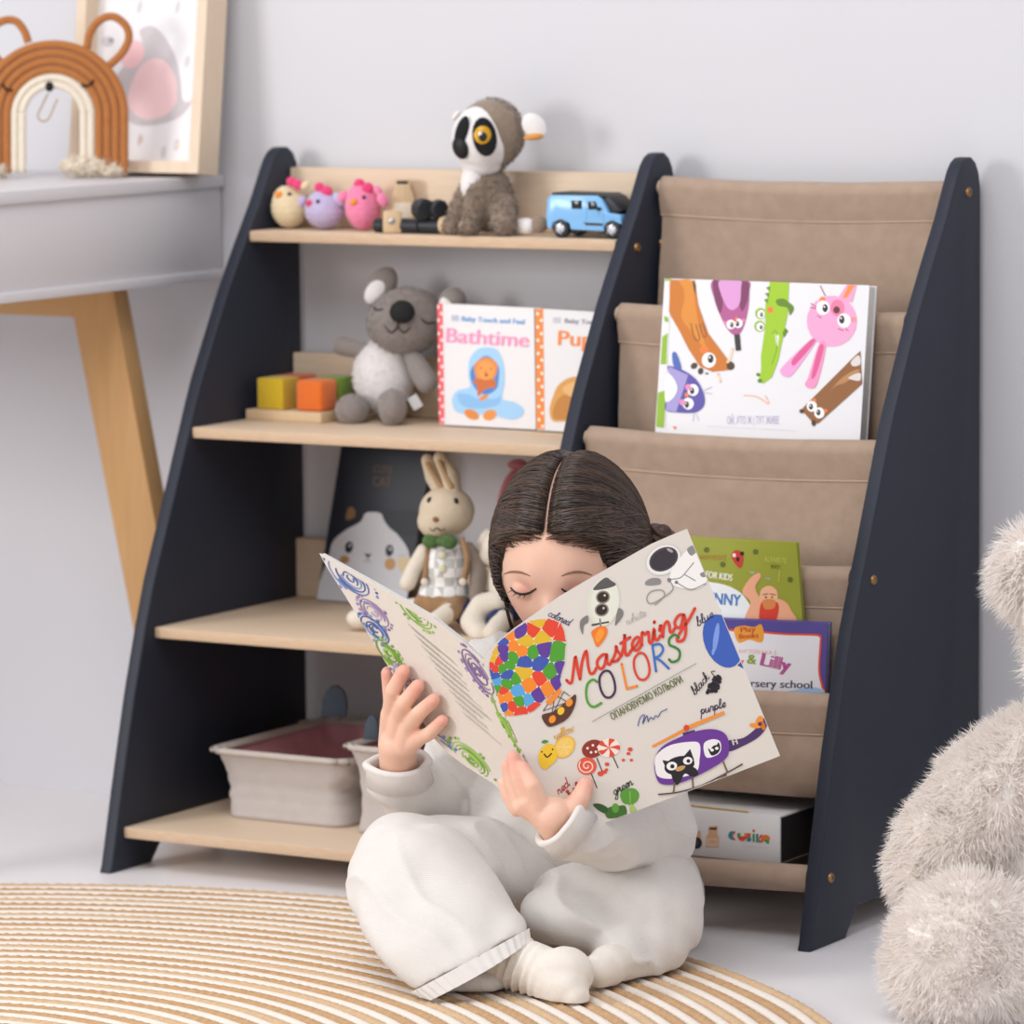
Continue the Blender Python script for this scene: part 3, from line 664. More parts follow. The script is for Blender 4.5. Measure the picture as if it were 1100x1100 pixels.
# board books
def board_book(name, label, cat, TL, TR, BL, BR, th, m_cover, loc=None, group=None, pages='#efece6', over=.0012, sides=('R',)):
    """hard book from the four corners of its front cover"""
    n = (TR - BL).cross(TL - BR).normalized()
    if n.dot(CAM - BL) < 0: n = -n
    d = -n * th
    t = thing(name, label, cat, loc if loc is not None else (BL + BR) / 2 + d * .5, group)
    def slab(q, off, h): A = [p + off for p in q]; B = [p + off - n * h for p in q]; return A + B, [(0, 1, 2, 3), (7, 6, 5, 4), (0, 4, 5, 1), (1, 5, 6, 2), (2, 6, 7, 3), (3, 7, 4, 0)]
    q = [TL, BL, BR, TR]
    cv = add('front_cover', slab(q, Vector(), .0016), m_cover, t, smooth=False)
    c = (TL + TR + BL + BR) / 4; q2 = [p + (c - p).normalized() * over * 1.5 for p in q]
    add('page_block', slab(q2, -n * .0017, th - .0034), mat('pages' + pages, pages, .8, '#d9d5ce', 900, .3, 900, stretch=(.1, .1, .1)), t, smooth=False)
    add('back_cover', slab(q, -n * (th - .0016), .0016), m_cover, t, smooth=False)
    return t, cv, plane_map(BL, n), n
M_BW = mat('board_white', '#e4e2e3', .45, '#e0dedf', 10, coat=.1)
def on_shelf_quad(bl, br, tl, tr, z, lean):
    BL = on_z(bl[0], bl[1], z); BR = on_z(br[0], br[1], z); n = (BR - BL).cross(ZUP).normalized()
    if n.y > 0: n = -n
    u = (ZUP - n * math.tan(R(lean))).normalized(); pn = (BR - BL).cross(u).normalized()
    return BL, BR, on_plane(tl[0], tl[1], BL, pn), on_plane(tr[0], tr[1], BL, pn)
BL, BR, TL, TR = on_shelf_quad((472, 456), (575.5, 461.5), (470, 326), (573.5, 331), Z2 + .0016, 4)
t, cv, mp, n = board_book('board_book', 'white board book titled Bathtime with a baby in a blue towel', 'book', TL, TR, BL, BR, .018, M_BW)
a = Art((450, 290, .20909), [(470, 326), (575, 331), (577, 462), (472, 456.5)])
a.poly([(93, 165), (122, 168), (132, 790), (100, 790)], '#ee5a62')
for j in range(18): a.ell(100 + (j % 2) * 17 + j * .4, 190 + j * 34, 7, 8, '#fbeeee')
a.text('Baby Touch and Feel', 218, 262, 27, '#5f9bd8', -3, 325, 1.2)
a.poly([(168, 232), (205, 233), (205, 262), (168, 260)], '#b9bccb')
a.text('Bathtime', 133, 370, 78, '#f092bb', -3.5, 432, 3)
a.blobp([(345, 398), (300, 410), (262, 460), (255, 540), (262, 600), (200, 620), (172, 660), (185, 720), (230, 738), (290, 745), (360, 735), (430, 760), (490, 768), (535, 745), (535, 710), (490, 680), (430, 660), (440, 580), (435, 480), (400, 410)], '#9fcbee')
a.blobp([(275, 500), (268, 560), (300, 620), (350, 640), (400, 610), (412, 560), (408, 490), (345, 440)], '#4c7fc4')
a.blobp([(290, 480), (288, 530), (305, 565), (345, 580), (385, 560), (403, 520), (400, 475), (345, 448)], '#e08a3c')
a.blobp([(280, 565), (300, 600), (305, 650), (345, 610), (390, 605), (395, 570), (345, 560)], '#c9692a')
a.ell(345, 515, 46, 50, '#ee9a4a'); a.ell(348, 540, 8, 9, '#8c3d1b'); a.ell(318, 505, 5, 4, '#5a2a14'); a.ell(372, 508, 5, 4, '#5a2a14'); a.ell(345, 524, 7, 6, '#d9772f')
a.blobp([(200, 640), (260, 640), (300, 660), (400, 660), (420, 640), (410, 690), (330, 710), (230, 700)], '#86b9e6')
a.ell(272, 742, 40, 24, '#dd8434', 25); a.ell(365, 745, 36, 26, '#e48f42', -20); a.ell(335, 655, 26, 12, '#e08a3c', -30)
a.build('cover_print', mp, cv)
BL, BR, TL, TR = on_shelf_quad((577, 462), (659, 467.2), (575, 331.5), (657, 336.6), Z2 + .0016, 4)
t, cv, mp, n = board_book('board_book', 'white board book with an orange dotted spine half behind the navy middle panel', 'book', TL, TR, BL, BR, .018, M_BW)
a = Art((450, 290, .20909), [(575, 331.5), (657, 336.6), (659, 467.5), (577, 462)])
a.poly([(600, 195), (638, 198), (646, 820), (606, 815)], '#f08634')
for j in range(18): a.ell(612 + (j % 2) * 18 + j * .4, 225 + j * 34, 7, 8, '#fbf3ea')
a.text('Baby Touch and Feel', 748, 272, 25, '#8d8fa0', -3, 325, 1.2); a.poly([(690, 243), (728, 245), (728, 273), (690, 270)], '#c3c4cc')
a.text('Puppies', 708, 385, 80, '#f0873a', -3, 380, 3)
a.blobp([(672, 720), (690, 650), (720, 590), (790, 550), (900, 560), (960, 640), (980, 740), (900, 790), (760, 778), (690, 775)], '#d49a4e')
a.blobp([(690, 720), (720, 660), (770, 640), (800, 700), (770, 760), (700, 765)], '#bd7f38'); a.blobp([(740, 610), (800, 575), (880, 590), (860, 640), (780, 650)], '#e0b070')
a.build('cover_print', mp, cv)

# ------------------------------------------------------------------ third shelf
Z3 = .27155
BL, BR, TL, TR = on_shelf_quad((340.5, 645), (436, 653), (367, 478), (464, 484), Z3, 6.5)
bn = (TR - BL).cross(TL - BR).normalized(); bn = -bn if bn.dot(CAM - BL) < 0 else bn
M_CB = mat('cat_box_black', '#262a35', .35, '#2b2f3a', 12)
t = thing('cardboard_box', 'black box with a white cat face leaning on the third shelf', 'box', (BL + BR) / 2)
q = [TL, BL, BR, TR]; A = q + [p - bn * .011 for p in q]
mnz = min(p.z for p in A)
cv = add('box_lid', (A, [(0, 1, 2, 3), (7, 6, 5, 4), (0, 4, 5, 1), (1, 5, 6, 2), (2, 6, 7, 3), (3, 7, 4, 0)]), M_CB, t, smooth=False)
if mnz < Z3: t.location.z += Z3 - mnz
a = Art((300, 460, .23636), [(367, 478), (464, 484), (436, 653), (340.5, 645)])
a.blobp([(165, 800), (190, 690), (225, 590), (245, 520), (300, 470), (370, 430), (392, 392), (432, 386), (466, 395), (486, 432), (540, 490), (585, 555), (600, 640), (620, 820), (400, 830)], '#d7d8df')
a.blobp([(470, 395), (520, 380), (640, 385), (680, 430), (650, 485), (560, 490), (500, 455)], '#1b1e26')
a.ell(318, 546, 18, 27, '#22252d', 8); a.ell(502, 561, 18, 27, '#22252d', 8); a.ell(322, 538, 5, 7, '#e8e8ee'); a.ell(506, 553, 5, 7, '#e8e8ee')
a.blobp([(388, 572), (405, 577), (420, 574), (404, 594)], '#33343c'); a.stroke([(404, 590), (403, 604), (388, 610)], 3, '#44454d'); a.stroke([(403, 604), (418, 611)], 3, '#44454d')
a.ell(298, 602, 22, 19, '#b98a5a'); a.ell(505, 622, 25, 28, '#c99b63')
for p_ in ([(260, 575), (225, 570)], [(260, 585), (228, 588)], [(545, 585), (590, 580)], [(545, 598), (590, 602)]): a.stroke(p_, 2, '#8a8b93', False)
a.blobp([(305, 420), (310, 380), (325, 362), (345, 375), (343, 410)], '#8a6a48'); a.text('CUTE', 428, 205, 36, '#6b5340', -4, 86, 1); a.text('CAT', 424, 265, 46, '#6b5340', -4, 84, 1)
M_GOLD = '#e3bd84'
a.blobp([(540, 600), (575, 592), (612, 600), (612, 616), (590, 622), (605, 640), (585, 650), (580, 672), (560, 660), (545, 640)], '#e6cfa4')
a.build('lid_print', plane_map(BL, bn), cv, rough=.4)

# bunny in dungarees
M_BN = mat('bunny_linen', '#d8c8b0', .95, '#c9b79d', 200, .4, 600, sheen=.3); M_BRN = mat('bunny_brown', '#a3805c', .95, '#94714e', 120, .4, 500, sheen=.3); M_OFF = mat('plush_offwhite', '#e6dccd', .95, '#dacfbf', 180, .4, 500, sheen=.4)
Y = -.185
b0 = P(478, 668, Y); b0.z = Z3; k = mm(b0); t = thing('plush_bunny', 'cream plush bunny in brown dungarees with a green bow tie', 'plush toy', b0)
def bp(x, y, d=0): return P(x, y, Y, d)
hd = blob(merge(ell(bp(480, 549), (30 * k, 27 * k, 27 * k), CF), ell(bp(470, 560, .010), (22 * k, 20 * k, 19 * k), CF)), .0026, 4); add('head', hd, M_BN, t, ang=None)
for e_, tip, r in ((((476, 532), (466, 512), (459, 494)), 0, 8.5), (((487, 531), (484, 512), (472, 492)), 0, 9)):
    ear = add('ear', blob(merge(chain([bp(*p_, -.004 * i) for i, p_ in enumerate(e_)], [r * k, r * 1.15 * k, r * .8 * k])), .002, 3), M_BN, t, ang=None)
    add('inner_ear', chain([bp(e_[0][0] - 2, e_[0][1] - 8, r * k * .7), bp(e_[2][0] + 0, e_[2][1] + 4, r * k * .6)], [3.6 * k, 2.6 * k]), mat('ear_tan', '#b1906c', .9), ear)
tr = caster(hd)
add('nose', patch(tr, 468, 558, 3.6 * k, 3 * k, 2.2 * k), mat('nose_brown', '#8a6043', .8), t)
for x, y in ((490, 538), (461, 537)): add('eye', patch(tr, x, y, 2.9 * k, 3.6 * k, 1.8 * k), M_EYE, t)
add('mouth_stitch', line_on(tr, [(461, 567), (465, 570), (469, 567), (474, 570), (478, 567)], .0007, .0003), mat('thread_dark', '#3b322f', .9), t)
tor = blob(merge(ell(bp(480, 608), (25 * k, 20 * k, 32 * k), CF), ell(bp(478, 640), (29 * k, 22 * k, 24 * k), CF)), .0026, 4)
M_CHECK = mat('check_shirt', '#e9e6e3', .9, '#d6d4d1', 60); nt = M_CHECK.node_tree
tc = nt.nodes['Texture Coordinate']; ck = nt.nodes.new('ShaderNodeTexChecker'); ck.inputs['Scale'].default_value = 95; ck.inputs[1].default_value = lin('#efecea'); ck.inputs[2].default_value = lin('#bfc1be')
nt.links.new(tc.outputs['Object'], ck.inputs['Vector']); nt.links.new(ck.outputs['Color'], nt.nodes['Principled BSDF'].inputs['Base Color'])
add('shirt', ground(tor, Z3 + .001), M_CHECK, t, ang=None)
pants = blob(merge(ell(bp(477, 646), (31 * k, 24 * k, 20 * k), CF), cone(bp(466, 648, .006), 13 * k, bp(452, 652, .022), 12 * k), cone(bp(490, 650, .006), 13 * k, bp(484, 658, .028), 11 * k)), .0026, 4, lambda v, n: nz(v, 120, .0012))
add('dungarees', ground(pants, Z3 + .0004), M_BRN, t, ang=None)
for x0, x1 in ((459, 456), (502, 497)):
    add('strap', tube(smooth_path([bp(x0 + (2 if x0 < 480 else -6), 578, .012), bp(x0, 600, .0235 if x0 < 480 else .018), bp(x1, 626, .027 if x0 < 480 else .022)], 5), [.0034] * 11, 8), M_BRN, t)
    add('button', disc_on(bp(x1, 625, .0305 if x0 < 480 else .026), facing(b0), .0042, .0012), flat('#ddd2c0'), t)
bow = merge(ell(bp(463, 581, .026), (9.5 * k, 4 * k, 8 * k), rotv(-6), 16, 10), ell(bp(482, 582, .026), (9.5 * k, 4 * k, 8 * k), rotv(6), 16, 10), ell(bp(472.5, 582, .0275), (4 * k, 4 * k, 5 * k), CF, 14, 8))
add('bow_tie', bow, mat('bow_green', '#5d7d45', .8, '#38552c', 200), t)
for y in (596, 611): add('shirt_button', disc_on(bp(475, y, .0255), facing(b0), .0045, .0012), flat('#d8d3b4'), t)
add('arm', chain([bp(503, 590), bp(514, 615, .002), bp(512, 640, .010)], [8 * k, 9.5 * k, 8.5 * k]), mat('sleeve_taupe', '#8f8276', .95, '#80736a', 150), t)
add('arm', chain([bp(455, 592, .004), bp(444, 612, .012), bp(438, 626, .020)], [8 * k, 8.5 * k, 9 * k]), M_OFF, t)
add('leg', ground(chain([bp(452, 652, .020), bp(425, 655, .040), bp(400, 661, .054)], [10.5 * k, 10 * k, 11 * k]), Z3 + .0002), M_OFF, t); add('foot', ground(ell(bp(389, 664, .060), (17 * k, 13 * k, 11 * k), CF, 20, 12), Z3 + .0002), M_OFF, t)
add('leg', ground(chain([bp(482, 658, .030), bp(468, 668, .050)], [10.5 * k, 10.5 * k]), Z3 + .0002), M_OFF, t)

# white plush in navy shorts, half behind the child's head
Y = -.165
b0 = P(535, 668, Y); b0.z = Z3; k = mm(b0); t = thing('plush_toy', 'white plush toy in navy shorts sitting right of the bunny', 'plush toy', b0)
def wp(x, y, d=0): return P(x, y, Y, d)
add('head', blob(merge(ell(wp(545, 588), (28 * k, 25 * k, 25 * k), CF), ell(wp(527, 598, .008), (14 * k, 13 * k, 12 * k), CF)), .0026, 4), M_OFF, t, ang=None)
add('ear', ell(wp(520, 582, .004), (7 * k, 6 * k, 15 * k), rotv(20), 16, 12), M_OFF, t)
add('body', ground(blob(merge(ell(wp(548, 630), (26 * k, 22 * k, 36 * k), CF)), .003, 3), Z3 + .001), M_OFF, t, ang=None)
M_NS = mat('navy_shorts', '#2a3a66', .9, '#24325a', 150, .3, 500)
add('shorts', ground(blob(merge(ell(wp(540, 650), (30 * k, 24 * k, 20 * k), CF), cone(wp(525, 652, .01), 14 * k, wp(500, 660, .026), 13 * k), cone(wp(545, 656, .01), 14 * k, wp(535, 666, .04), 12 * k)), .0028, 4), Z3 + .0003), M_NS, t, ang=None)
add('leg', ground(blob(chain([wp(536, 646, .030), wp(518, 650, .036), wp(507, 668, .048), wp(516, 682, .060)], [12 * k, 13 * k, 13 * k, 11 * k]), .0026, 3), Z3 + .0002), M_OFF, t, ang=None)
add('leg', ground(chain([wp(540, 666, .040), wp(530, 680, .060)], [11 * k, 11 * k]), Z3 + .0002), M_OFF, t)

# pink plush behind
Y = -.075
b0 = P(556, 655, Y); b0.z = Z3; k = mm(b0); t = thing('plush_toy', 'pink plush toy with an orange top right under the second shelf', 'plush toy', b0)
add('body', ground(blob(merge(ell(P(560, 560, Y), (28 * k, 22 * k, 60 * k), CF), ell(P(562, 615, Y), (34 * k, 26 * k, 48 * k), CF)), .0035, 4), Z3 + .0002), mat('plush_pink', '#d5828a', .95, '#c46f79', 100, .4, 400, sheen=.4), t, ang=None)
add('crest', ell(P(574, 506, Y, .02), (9 * k, 9 * k, 7 * k), CF, 16, 10), mat('plush_orange', '#dba06c', .95, '#cd8d57', 100), t); add('crest', ell(P(556, 499, Y, .02), (11 * k, 9 * k, 6 * k), CF, 16, 10), MATS['plush_pink'], t)

# ------------------------------------------------------------------ bottom shelf: two fabric baskets
Z4 = .0502
M_FELT = mat('basket_cotton', '#c3bbb7', .9, '#b7aeaa', 60, .35, 500, sheen=.3); M_RIM = mat('basket_rim', '#c9c0b8', .9, '#bcb2aa', 80, .35, 500); M_PINK = mat('basket_lining', '#d7a3aa', .9, '#c48c95', 70, .35, 400); M_EARF = mat('felt_slate', '#4b535f', .95, '#424a56', 200, .4, 600)
def rrect(cx, cy, hx, hy, r, n=8):
    out = []
    for sx, sy, a0 in ((1, 1, 0), (-1, 1, 90), (-1, -1, 180), (1, -1, 270)):
        for i in range(n): a = R(a0 + 90 * i / (n - 1)); out.append((cx + sx * (hx - r) + r * math.cos(a), cy + sy * (hy - r) + r * math.sin(a)))
    return out
def basket(label, x0, x1, y0, y1, h, ears, flare=.010, wr=.004):
    cx, cy, hx, hy = (x0 + x1) / 2, (y0 + y1) / 2, (x1 - x0) / 2, (y1 - y0) / 2
    t = thing('storage_basket', label, 'basket', (cx, cy, Z4), 'grey fabric baskets on the bottom shelf'); rings = []
    NL = 16
    for j in range(NL + 1):
        f = j / NL; z = Z4 + .0005 + h * f; s = flare * f ** 1.5 - .006 * math.sin(f * math.pi)
        ring = []
        for i, (x, y) in enumerate(rrect(cx, cy, hx + s, hy + s, .022)):
            w_ = nz((x * 1.0, y, z * 1.8), 22, wr) * math.sin(math.pi * min(1, f * 1.05)) + nz((x * 3, y * 3, z * 9), 14, wr * .5) * math.sin(math.pi * f)
            w_ += wr * .9 * (max(0, 1 - abs(nz((x * 2.2 + z * 1.6, y * 2.2 + z * 1.1, z * 2.0), 9, 1.0)) * 3.0) ** 2) * math.sin(math.pi * f)
            d = Vector((x - cx, y - cy, 0)).normalized(); ring.append(Vector((x, y, z)) + d * w_)
        rings.append(ring)
    inner = [[Vector((cx + (v.x - cx) * .945, cy + (v.y - cy) * .945, v.z)) for v in r] for r in rings]
    add('outer_wall', loft([[Vector((cx + (v.x - cx) * .9, cy + (v.y - cy) * .9, v.z)) for v in rings[0]]] + rings, False), M_FELT, t, ang=None)
    bot = [[Vector((cx + (v.x - cx) * .02, cy + (v.y - cy) * .02, Z4 + .004)) for v in inner[0]], [Vector((v.x, v.y, Z4 + .004)) for v in inner[0]]]
    add('lining', loft(bot + inner[1:], False), M_PINK, t, ang=None)
    add('base', loft([[Vector((cx + (v.x - cx) * .9, cy + (v.y - cy) * .9, Z4 + .0003)) for v in rings[0]], [Vector((cx + (v.x - cx) * .9, cy + (v.y - cy) * .9, Z4 + .003)) for v in rings[0]]]), M_FELT, t)
    top = [v.copy() for v in rings[-1]]
    add('rim', tube(smooth_path(top, 2, True), .0038, 10, False, True), M_RIM, t, ang=None)
    add('inner_rim', tube(smooth_path([Vector((cx + (v.x - cx) * .93, cy + (v.y - cy) * .93, v.z - .001)) for v in top], 2, True), .0030, 10, False, True), M_RIM, t, ang=None)
    for (px, py, Y, w_, h_) in ears:
        b = on_y(px, py, Y); k = mm(b)
        add('ear', prism([(-.48 * w_ * k, 0), (.46 * w_ * k, 0), (.52 * w_ * k, h_ * .3 * k), (.5 * w_ * k, h_ * .6 * k), (.38 * w_ * k, h_ * .86 * k), (.16 * w_ * k, h_ * 1.0 * k), (-.06 * w_ * k, h_ * .97 * k), (-.26 * w_ * k, h_ * .8 * k), (-.42 * w_ * k, h_ * .5 * k)], b, Vector((.95, .3, 0)), ZUP, Vector((-.3, .95, 0)) * .006, .0015), M_EARF, t)
    return t
B = on_z(364, 891, Z4); A = on_y(240, 868, B.y + .004)
bt = basket('grey fabric basket with pink lining at the left of the bottom shelf', A.x, B.x + .004, B.y + .004, -.045, .078, [(358, 770, -.16, 30, 34)], .011, .008)
basket('grey fabric basket beside the child\'s arm on the bottom shelf', B.x + .024, B.x + .138, B.y - .012, -.06, .098, [(398, 795, B.y - .014, 17, 27)], .006, .003)
q = on_y(283, 792, -.2); q.z = Z4 + .030
add('soft_ball', blob(ell(q, .024), .003, 2, lambda v, n: nz(v, 60, .002)), mat('ball_red', '#d8604a', .85, '#c8506a', 40), loc=(q.x, q.y, Z4 + .004), label='small orange-red soft ball inside the pink-lined basket', cat='toy ball')
q2 = q + Vector((.045, .03, .006)); add('cloth_toy', blob(merge(ell(q2, (.026, .022, .020)), ell(q2 + Vector((-.022, .012, .004)), (.020, .018, .018))), .003, 3, lambda v, n: nz(v, 50, .004)), mat('cloth_pink', '#d98fa4', .9, '#c67a92', 60, .3, 300), loc=(q2.x, q2.y, Z4 + .01), label='crumpled pink cloth toy lying in the pink-lined basket', cat='toy')

# ------------------------------------------------------------------ desk: picture frame and rope rainbow
ZD = .7737
c1 = on_y(212.5, 187, -.085); c1.z = ZD; c0 = Vector((c1.x - .190, c1.y, ZD))
lean = 0.125; u = Vector((0, math.sin(lean), math.cos(lean))); fr = Vector((1, 0, 0)); dn = Vector((0, math.cos(lean), -math.sin(lean)))
WF = .190; HF = .27; BW_ = .014; DF = .042
base = c0 + ZUP * (DF * math.sin(lean) + .0002) * 1.0
t = thing('framed_picture', 'pale wooden box frame with a pink elephant picture leaning on the desk', 'picture', (c0 + c1) / 2)
M_FR = mat('frame_wood', '#e6d3bd', .55, '#d8c1a6', 30, .05, 90, stretch=(8, 8, 1))
def fp(x, y, d): return base + fr * x + u * y + dn * d
def fbox(x0, x1, y0, y1, d0, d1): A = [fp(x, y, d) for d in (d0, d1) for x, y in ((x0, y0), (x1, y0), (x1, y1), (x0, y1))]; return A, [(0, 1, 2, 3), (7, 6, 5, 4), (0, 4, 5, 1), (1, 5, 6, 2), (2, 6, 7, 3), (3, 7, 4, 0)]
for nm, b_ in (('frame_side', (0, BW_, 0, HF)), ('frame_side', (WF - BW_, WF, 0, HF)), ('frame_rail', (BW_, WF - BW_, 0, BW_)), ('frame_rail', (BW_, WF - BW_, HF - BW_, HF))): add(nm, fbox(*b_, 0, DF), M_FR, t, smooth=False)
pic = add('picture_sheet', fbox(BW_, WF - BW_, BW_, HF - BW_, .026, .028), mat('picture_paper', '#efedf0', .5), t, smooth=False)
pp = fp(WF / 2, .1, .026); a = Art((0, 0, .254545))
a.blobp([(560, 240), (600, 180), (590, 130), (640, 110), (690, 150), (740, 240), (760, 330), (770, 420), (800, 430), (815, 420), (760, 490), (660, 525), (560, 520), (500, 440), (490, 330)], '#c9c2c6')
a.blobp([(580, 300), (640, 250), (700, 260), (740, 330), (745, 430), (690, 490), (600, 500), (540, 430)], '#f0cdd0'); a.ell(560, 230, 46, 62, '#f2c4c8', 25); a.ell(455, 175, 26, 22, '#cfcbd0'); a.ell(470, 170, 12, 10, '#9b98a0')
for x, y in ((590, 590), (745, 610), (690, 640), (790, 260), (750, 30), (590, 30)): a.ell(x, y, 9, 26, '#d3cfd6', 12)
a.ell(595, 590, 7, 12, '#e7b6ae'); a.ell(750, 615, 6, 14, '#e8d6b8')
a.build('picture_print', plane_map(pp, dn), pic)
# rope rainbow
b0 = on_z(100, 191.5, ZD); k = mm(b0)
t = thing('rope_rainbow', 'rust and cream rope rainbow with bear ears standing on the desk', 'ornament', (on_z(57, 190, ZD).x, b0.y, ZD))
M_RUST = mat('rope_rust', '#b8753c', .9, '#a5642e', 120, .5, 400, sheen=.3); M_CRM = mat('rope_cream', '#eadfce', .9, '#dfd2be', 120, .5, 400, sheen=.3); M_FRAY = mat('rope_fray', '#ede2d2', .95, '#e0d2bd', 200, .5, 500)
pl = lambda px, py, d=0: on_plane(px, py, b0, AWAY) - AWAY * d
zf = lambda v: Vector((v.x, v.y, max(v.z, ZD + .0005)))
cxp, cyp = 57, 124
for i, (r, col) in enumerate([(76.5, 0), (67.5, 0), (58.5, 0), (49.5, 0), (41, 1), (33, 1)]):
    rr = 4.6 if col == 0 else 4.3
    pts = [(cxp - r, 186)] + [(cxp - r, 160)] + [(cxp + r * math.cos(a), cyp - r * math.sin(a)) for a in [math.pi - math.pi * j / 28 for j in range(29)]] + [(cxp + r, 160), (cxp + r, 186)]
    path = [pl(x, y) for x, y in pts]
    add('rope_arch', tube(smooth_path(path, 3), rr * k, 12), M_RUST if col == 0 else M_CRM, t, ang=None)
for s, E_ in ((1, [(93, 52), (97, 34), (108, 21), (122, 18), (135, 28), (138, 42), (130, 58), (115, 72)]), (-1, [(30, 46), (26, 34), (17, 23), (4, 22), (-8, 30), (-14, 44), (-8, 58), (2, 68)])):
    add('ear', tube(smooth_path([pl(x, y, -.004) for x, y in E_], 6), 4.4 * k, 12), M_RUST, t, ang=None)
add('nose', ell(pl(53.5, 93, .0045), (4.5 * k, 3 * k, 5.5 * k), CF, 16, 10), mat('thread_black', '#18161a', .8), t)
for E_ in ([(88, 91), (95, 92), (101, 86)], [(3, 90), (7, 96), (14, 97)]): add('eye', tube(smooth_path([pl(x, y, .0055) for x, y in E_], 5), 1.3 * k, 8), MATS['thread_black'], t)
add('hanging_loop', tube(smooth_path([pl(x, y, .003) for x, y in [(52, 100), (46, 112), (41, 124), (45, 130), (52, 128), (58, 115), (62, 106)]], 5), 1.0 * k, 8), mat('loop_tan', '#b39a7c', .6), t)
for cxx, w_, sd in ((100, 36, 1), (-12, 20, 2)):
    vb = blob(merge(ell(pl(cxx - 8, 178), (w_ * .8 * k, 7 * k, 11 * k), CF), ell(pl(cxx + w_ * .5, 182), (w_ * .55 * k, 7 * k, 7 * k), CF)), .0022, 2, lambda v, n: nz(v, 260, .003)); vb = ([zf(v) for v in vb[0]], vb[1])
    o = add('frayed_end', vb, M_FRAY, t, ang=None); fv = fur(vb, 1500, .007, .0006, sd, .7, .3); fv = ([zf(Vector(v)) for v in fv[0]], fv[1]); add('fibres', fv, M_FRAY, o, kind='stuff')

# ------------------------------------------------------------------ books in the slings
def sling_book(name, label, tl, tr, bl, br, Yt, Yb, extra, th, m, **kw):
    TL = on_y(tl[0], tl[1], Yt); BL = on_y(bl[0], bl[1], Yb); 
    n = Vector((1, 0, 0)).cross(TL - BL).normalized(); TR = on_plane(tr[0], tr[1], BL, n); BR = on_plane(br[0], br[1], BL, n)
    dL = (BL - TL).normalized(); dR = (BR - TR).normalized()
    return board_book(name, label, 'book', TL, TR, BL + dL * extra, BR + dR * extra, th, m, **kw)
M_GLOSS = mat('cover_white', '#e4e3e6', .5, '#e0dfe2', 10, coat=.08)
t, cv, mp, n = sling_book('picture_book', 'white picture book with cartoon animals standing in the upper sling', (714, 299), (934, 306.5), (704, 459), (924, 469), -.166, -.186, .066, .019, M_GLOSS)
a = Art((690, 280, .23636), [(714, 299), (934, 306.5), (923.5, 475), (703, 465)])
def eyes(a, L, r=26):
    for x, y, px_, py_ in L: a.ell(x, y, r, r * 1.08, '#f7f6f6'); a.ell(px_, py_, r * .42, r * .62, '#2a2222'); a.ell(px_ - r * .12, py_ - r * .2, r * .13, r * .13, '#ffffff')
for P_ in ([(105, 80), (130, 82), (128, 92), (104, 92)], [(100, 250), (118, 260), (120, 280), (102, 275)], [(92, 345), (117, 330), (116, 470), (84, 470)], [(72, 600), (110, 588), (98, 760), (64, 755)]): a.poly(P_, '#8fb82c')
a.stroke([(120, 90), (126, 220), (115, 400), (105, 760)], 4, '#e9e7e6', False)
a.poly([(128, 86), (240, 90), (245, 130), (255, 200), (300, 330), (390, 450), (418, 470), (410, 495), (320, 505), (262, 480), (210, 400), (170, 320), (130, 250), (122, 230)], '#c9741f')
a.blobp([(170, 90), (190, 130), (192, 180), (180, 260), (240, 340), (300, 420), (260, 300), (240, 180), (230, 95)], '#d98a2e'); a.blobp([(230, 92), (244, 110), (242, 150), (235, 130)], '#6b4420')
for p_ in ([(222, 285), (240, 355), (262, 355), (245, 290)], [(262, 290), (278, 345), (292, 335), (275, 285)]): a.stroke(p_, 5, '#8d4d12')
a.ell(282, 405, 20, 16, '#ee7a35'); eyes(a, [(304, 452, 312, 446)], 32); a.ell(402, 478, 18, 19, '#4a3420'); a.ell(236, 478, 16, 13, '#4a3420', -40); a.ell(266, 502, 12, 15, '#4a3420', 10); a.ell(294, 513, 8, 4, '#4a3420')
for q_ in ([(410, 400), (400, 440), (390, 460)], [(345, 515), (355, 550)]): a.stroke(q_, 12, '#f6d9bd')
a.blobp([(322, 90), (330, 180), (360, 260), (395, 320), (425, 338), (455, 315), (480, 230), (487, 140), (478, 92)], '#b0588e'); a.blobp([(322, 92), (332, 180), (355, 240), (368, 180), (350, 100)], '#7a3560'); a.blobp([(452, 95), (440, 170), (455, 230), (482, 170), (484, 100)], '#7a3560')
a.blobp([(352, 92), (362, 160), (390, 215), (420, 222), (445, 190), (450, 120), (446, 92)], '#d899cf'); eyes(a, [(404, 290, 408, 292), (437, 285, 434, 287)], 20); a.poly([(414, 275), (432, 250), (430, 280)], '#ee7a35'); a.poly([(418, 335), (444, 335), (450, 408), (426, 410)], '#2f2a2a')
a.ell(378, 282, 8, 8, '#e27ab8'); a.ell(462, 272, 8, 8, '#e27ab8')
a.poly([(580, 96), (668, 98), (662, 240), (640, 350), (620, 450), (590, 530), (552, 558), (526, 550), (540, 510), (540, 430), (560, 300), (560, 200), (575, 150)], '#9cc51d')
for x, y in ((575, 130), (570, 158), (565, 185)): a.poly([(x - 12, y - 8), (x + 8, y - 14), (x + 6, y + 12)], '#5f8a12')
a.blobp([(608, 180), (640, 172), (668, 190), (690, 215), (672, 248), (660, 215), (620, 205)], '#5b8418'); a.poly([(650, 305), (664, 320), (645, 350), (638, 330)], '#5b8418')
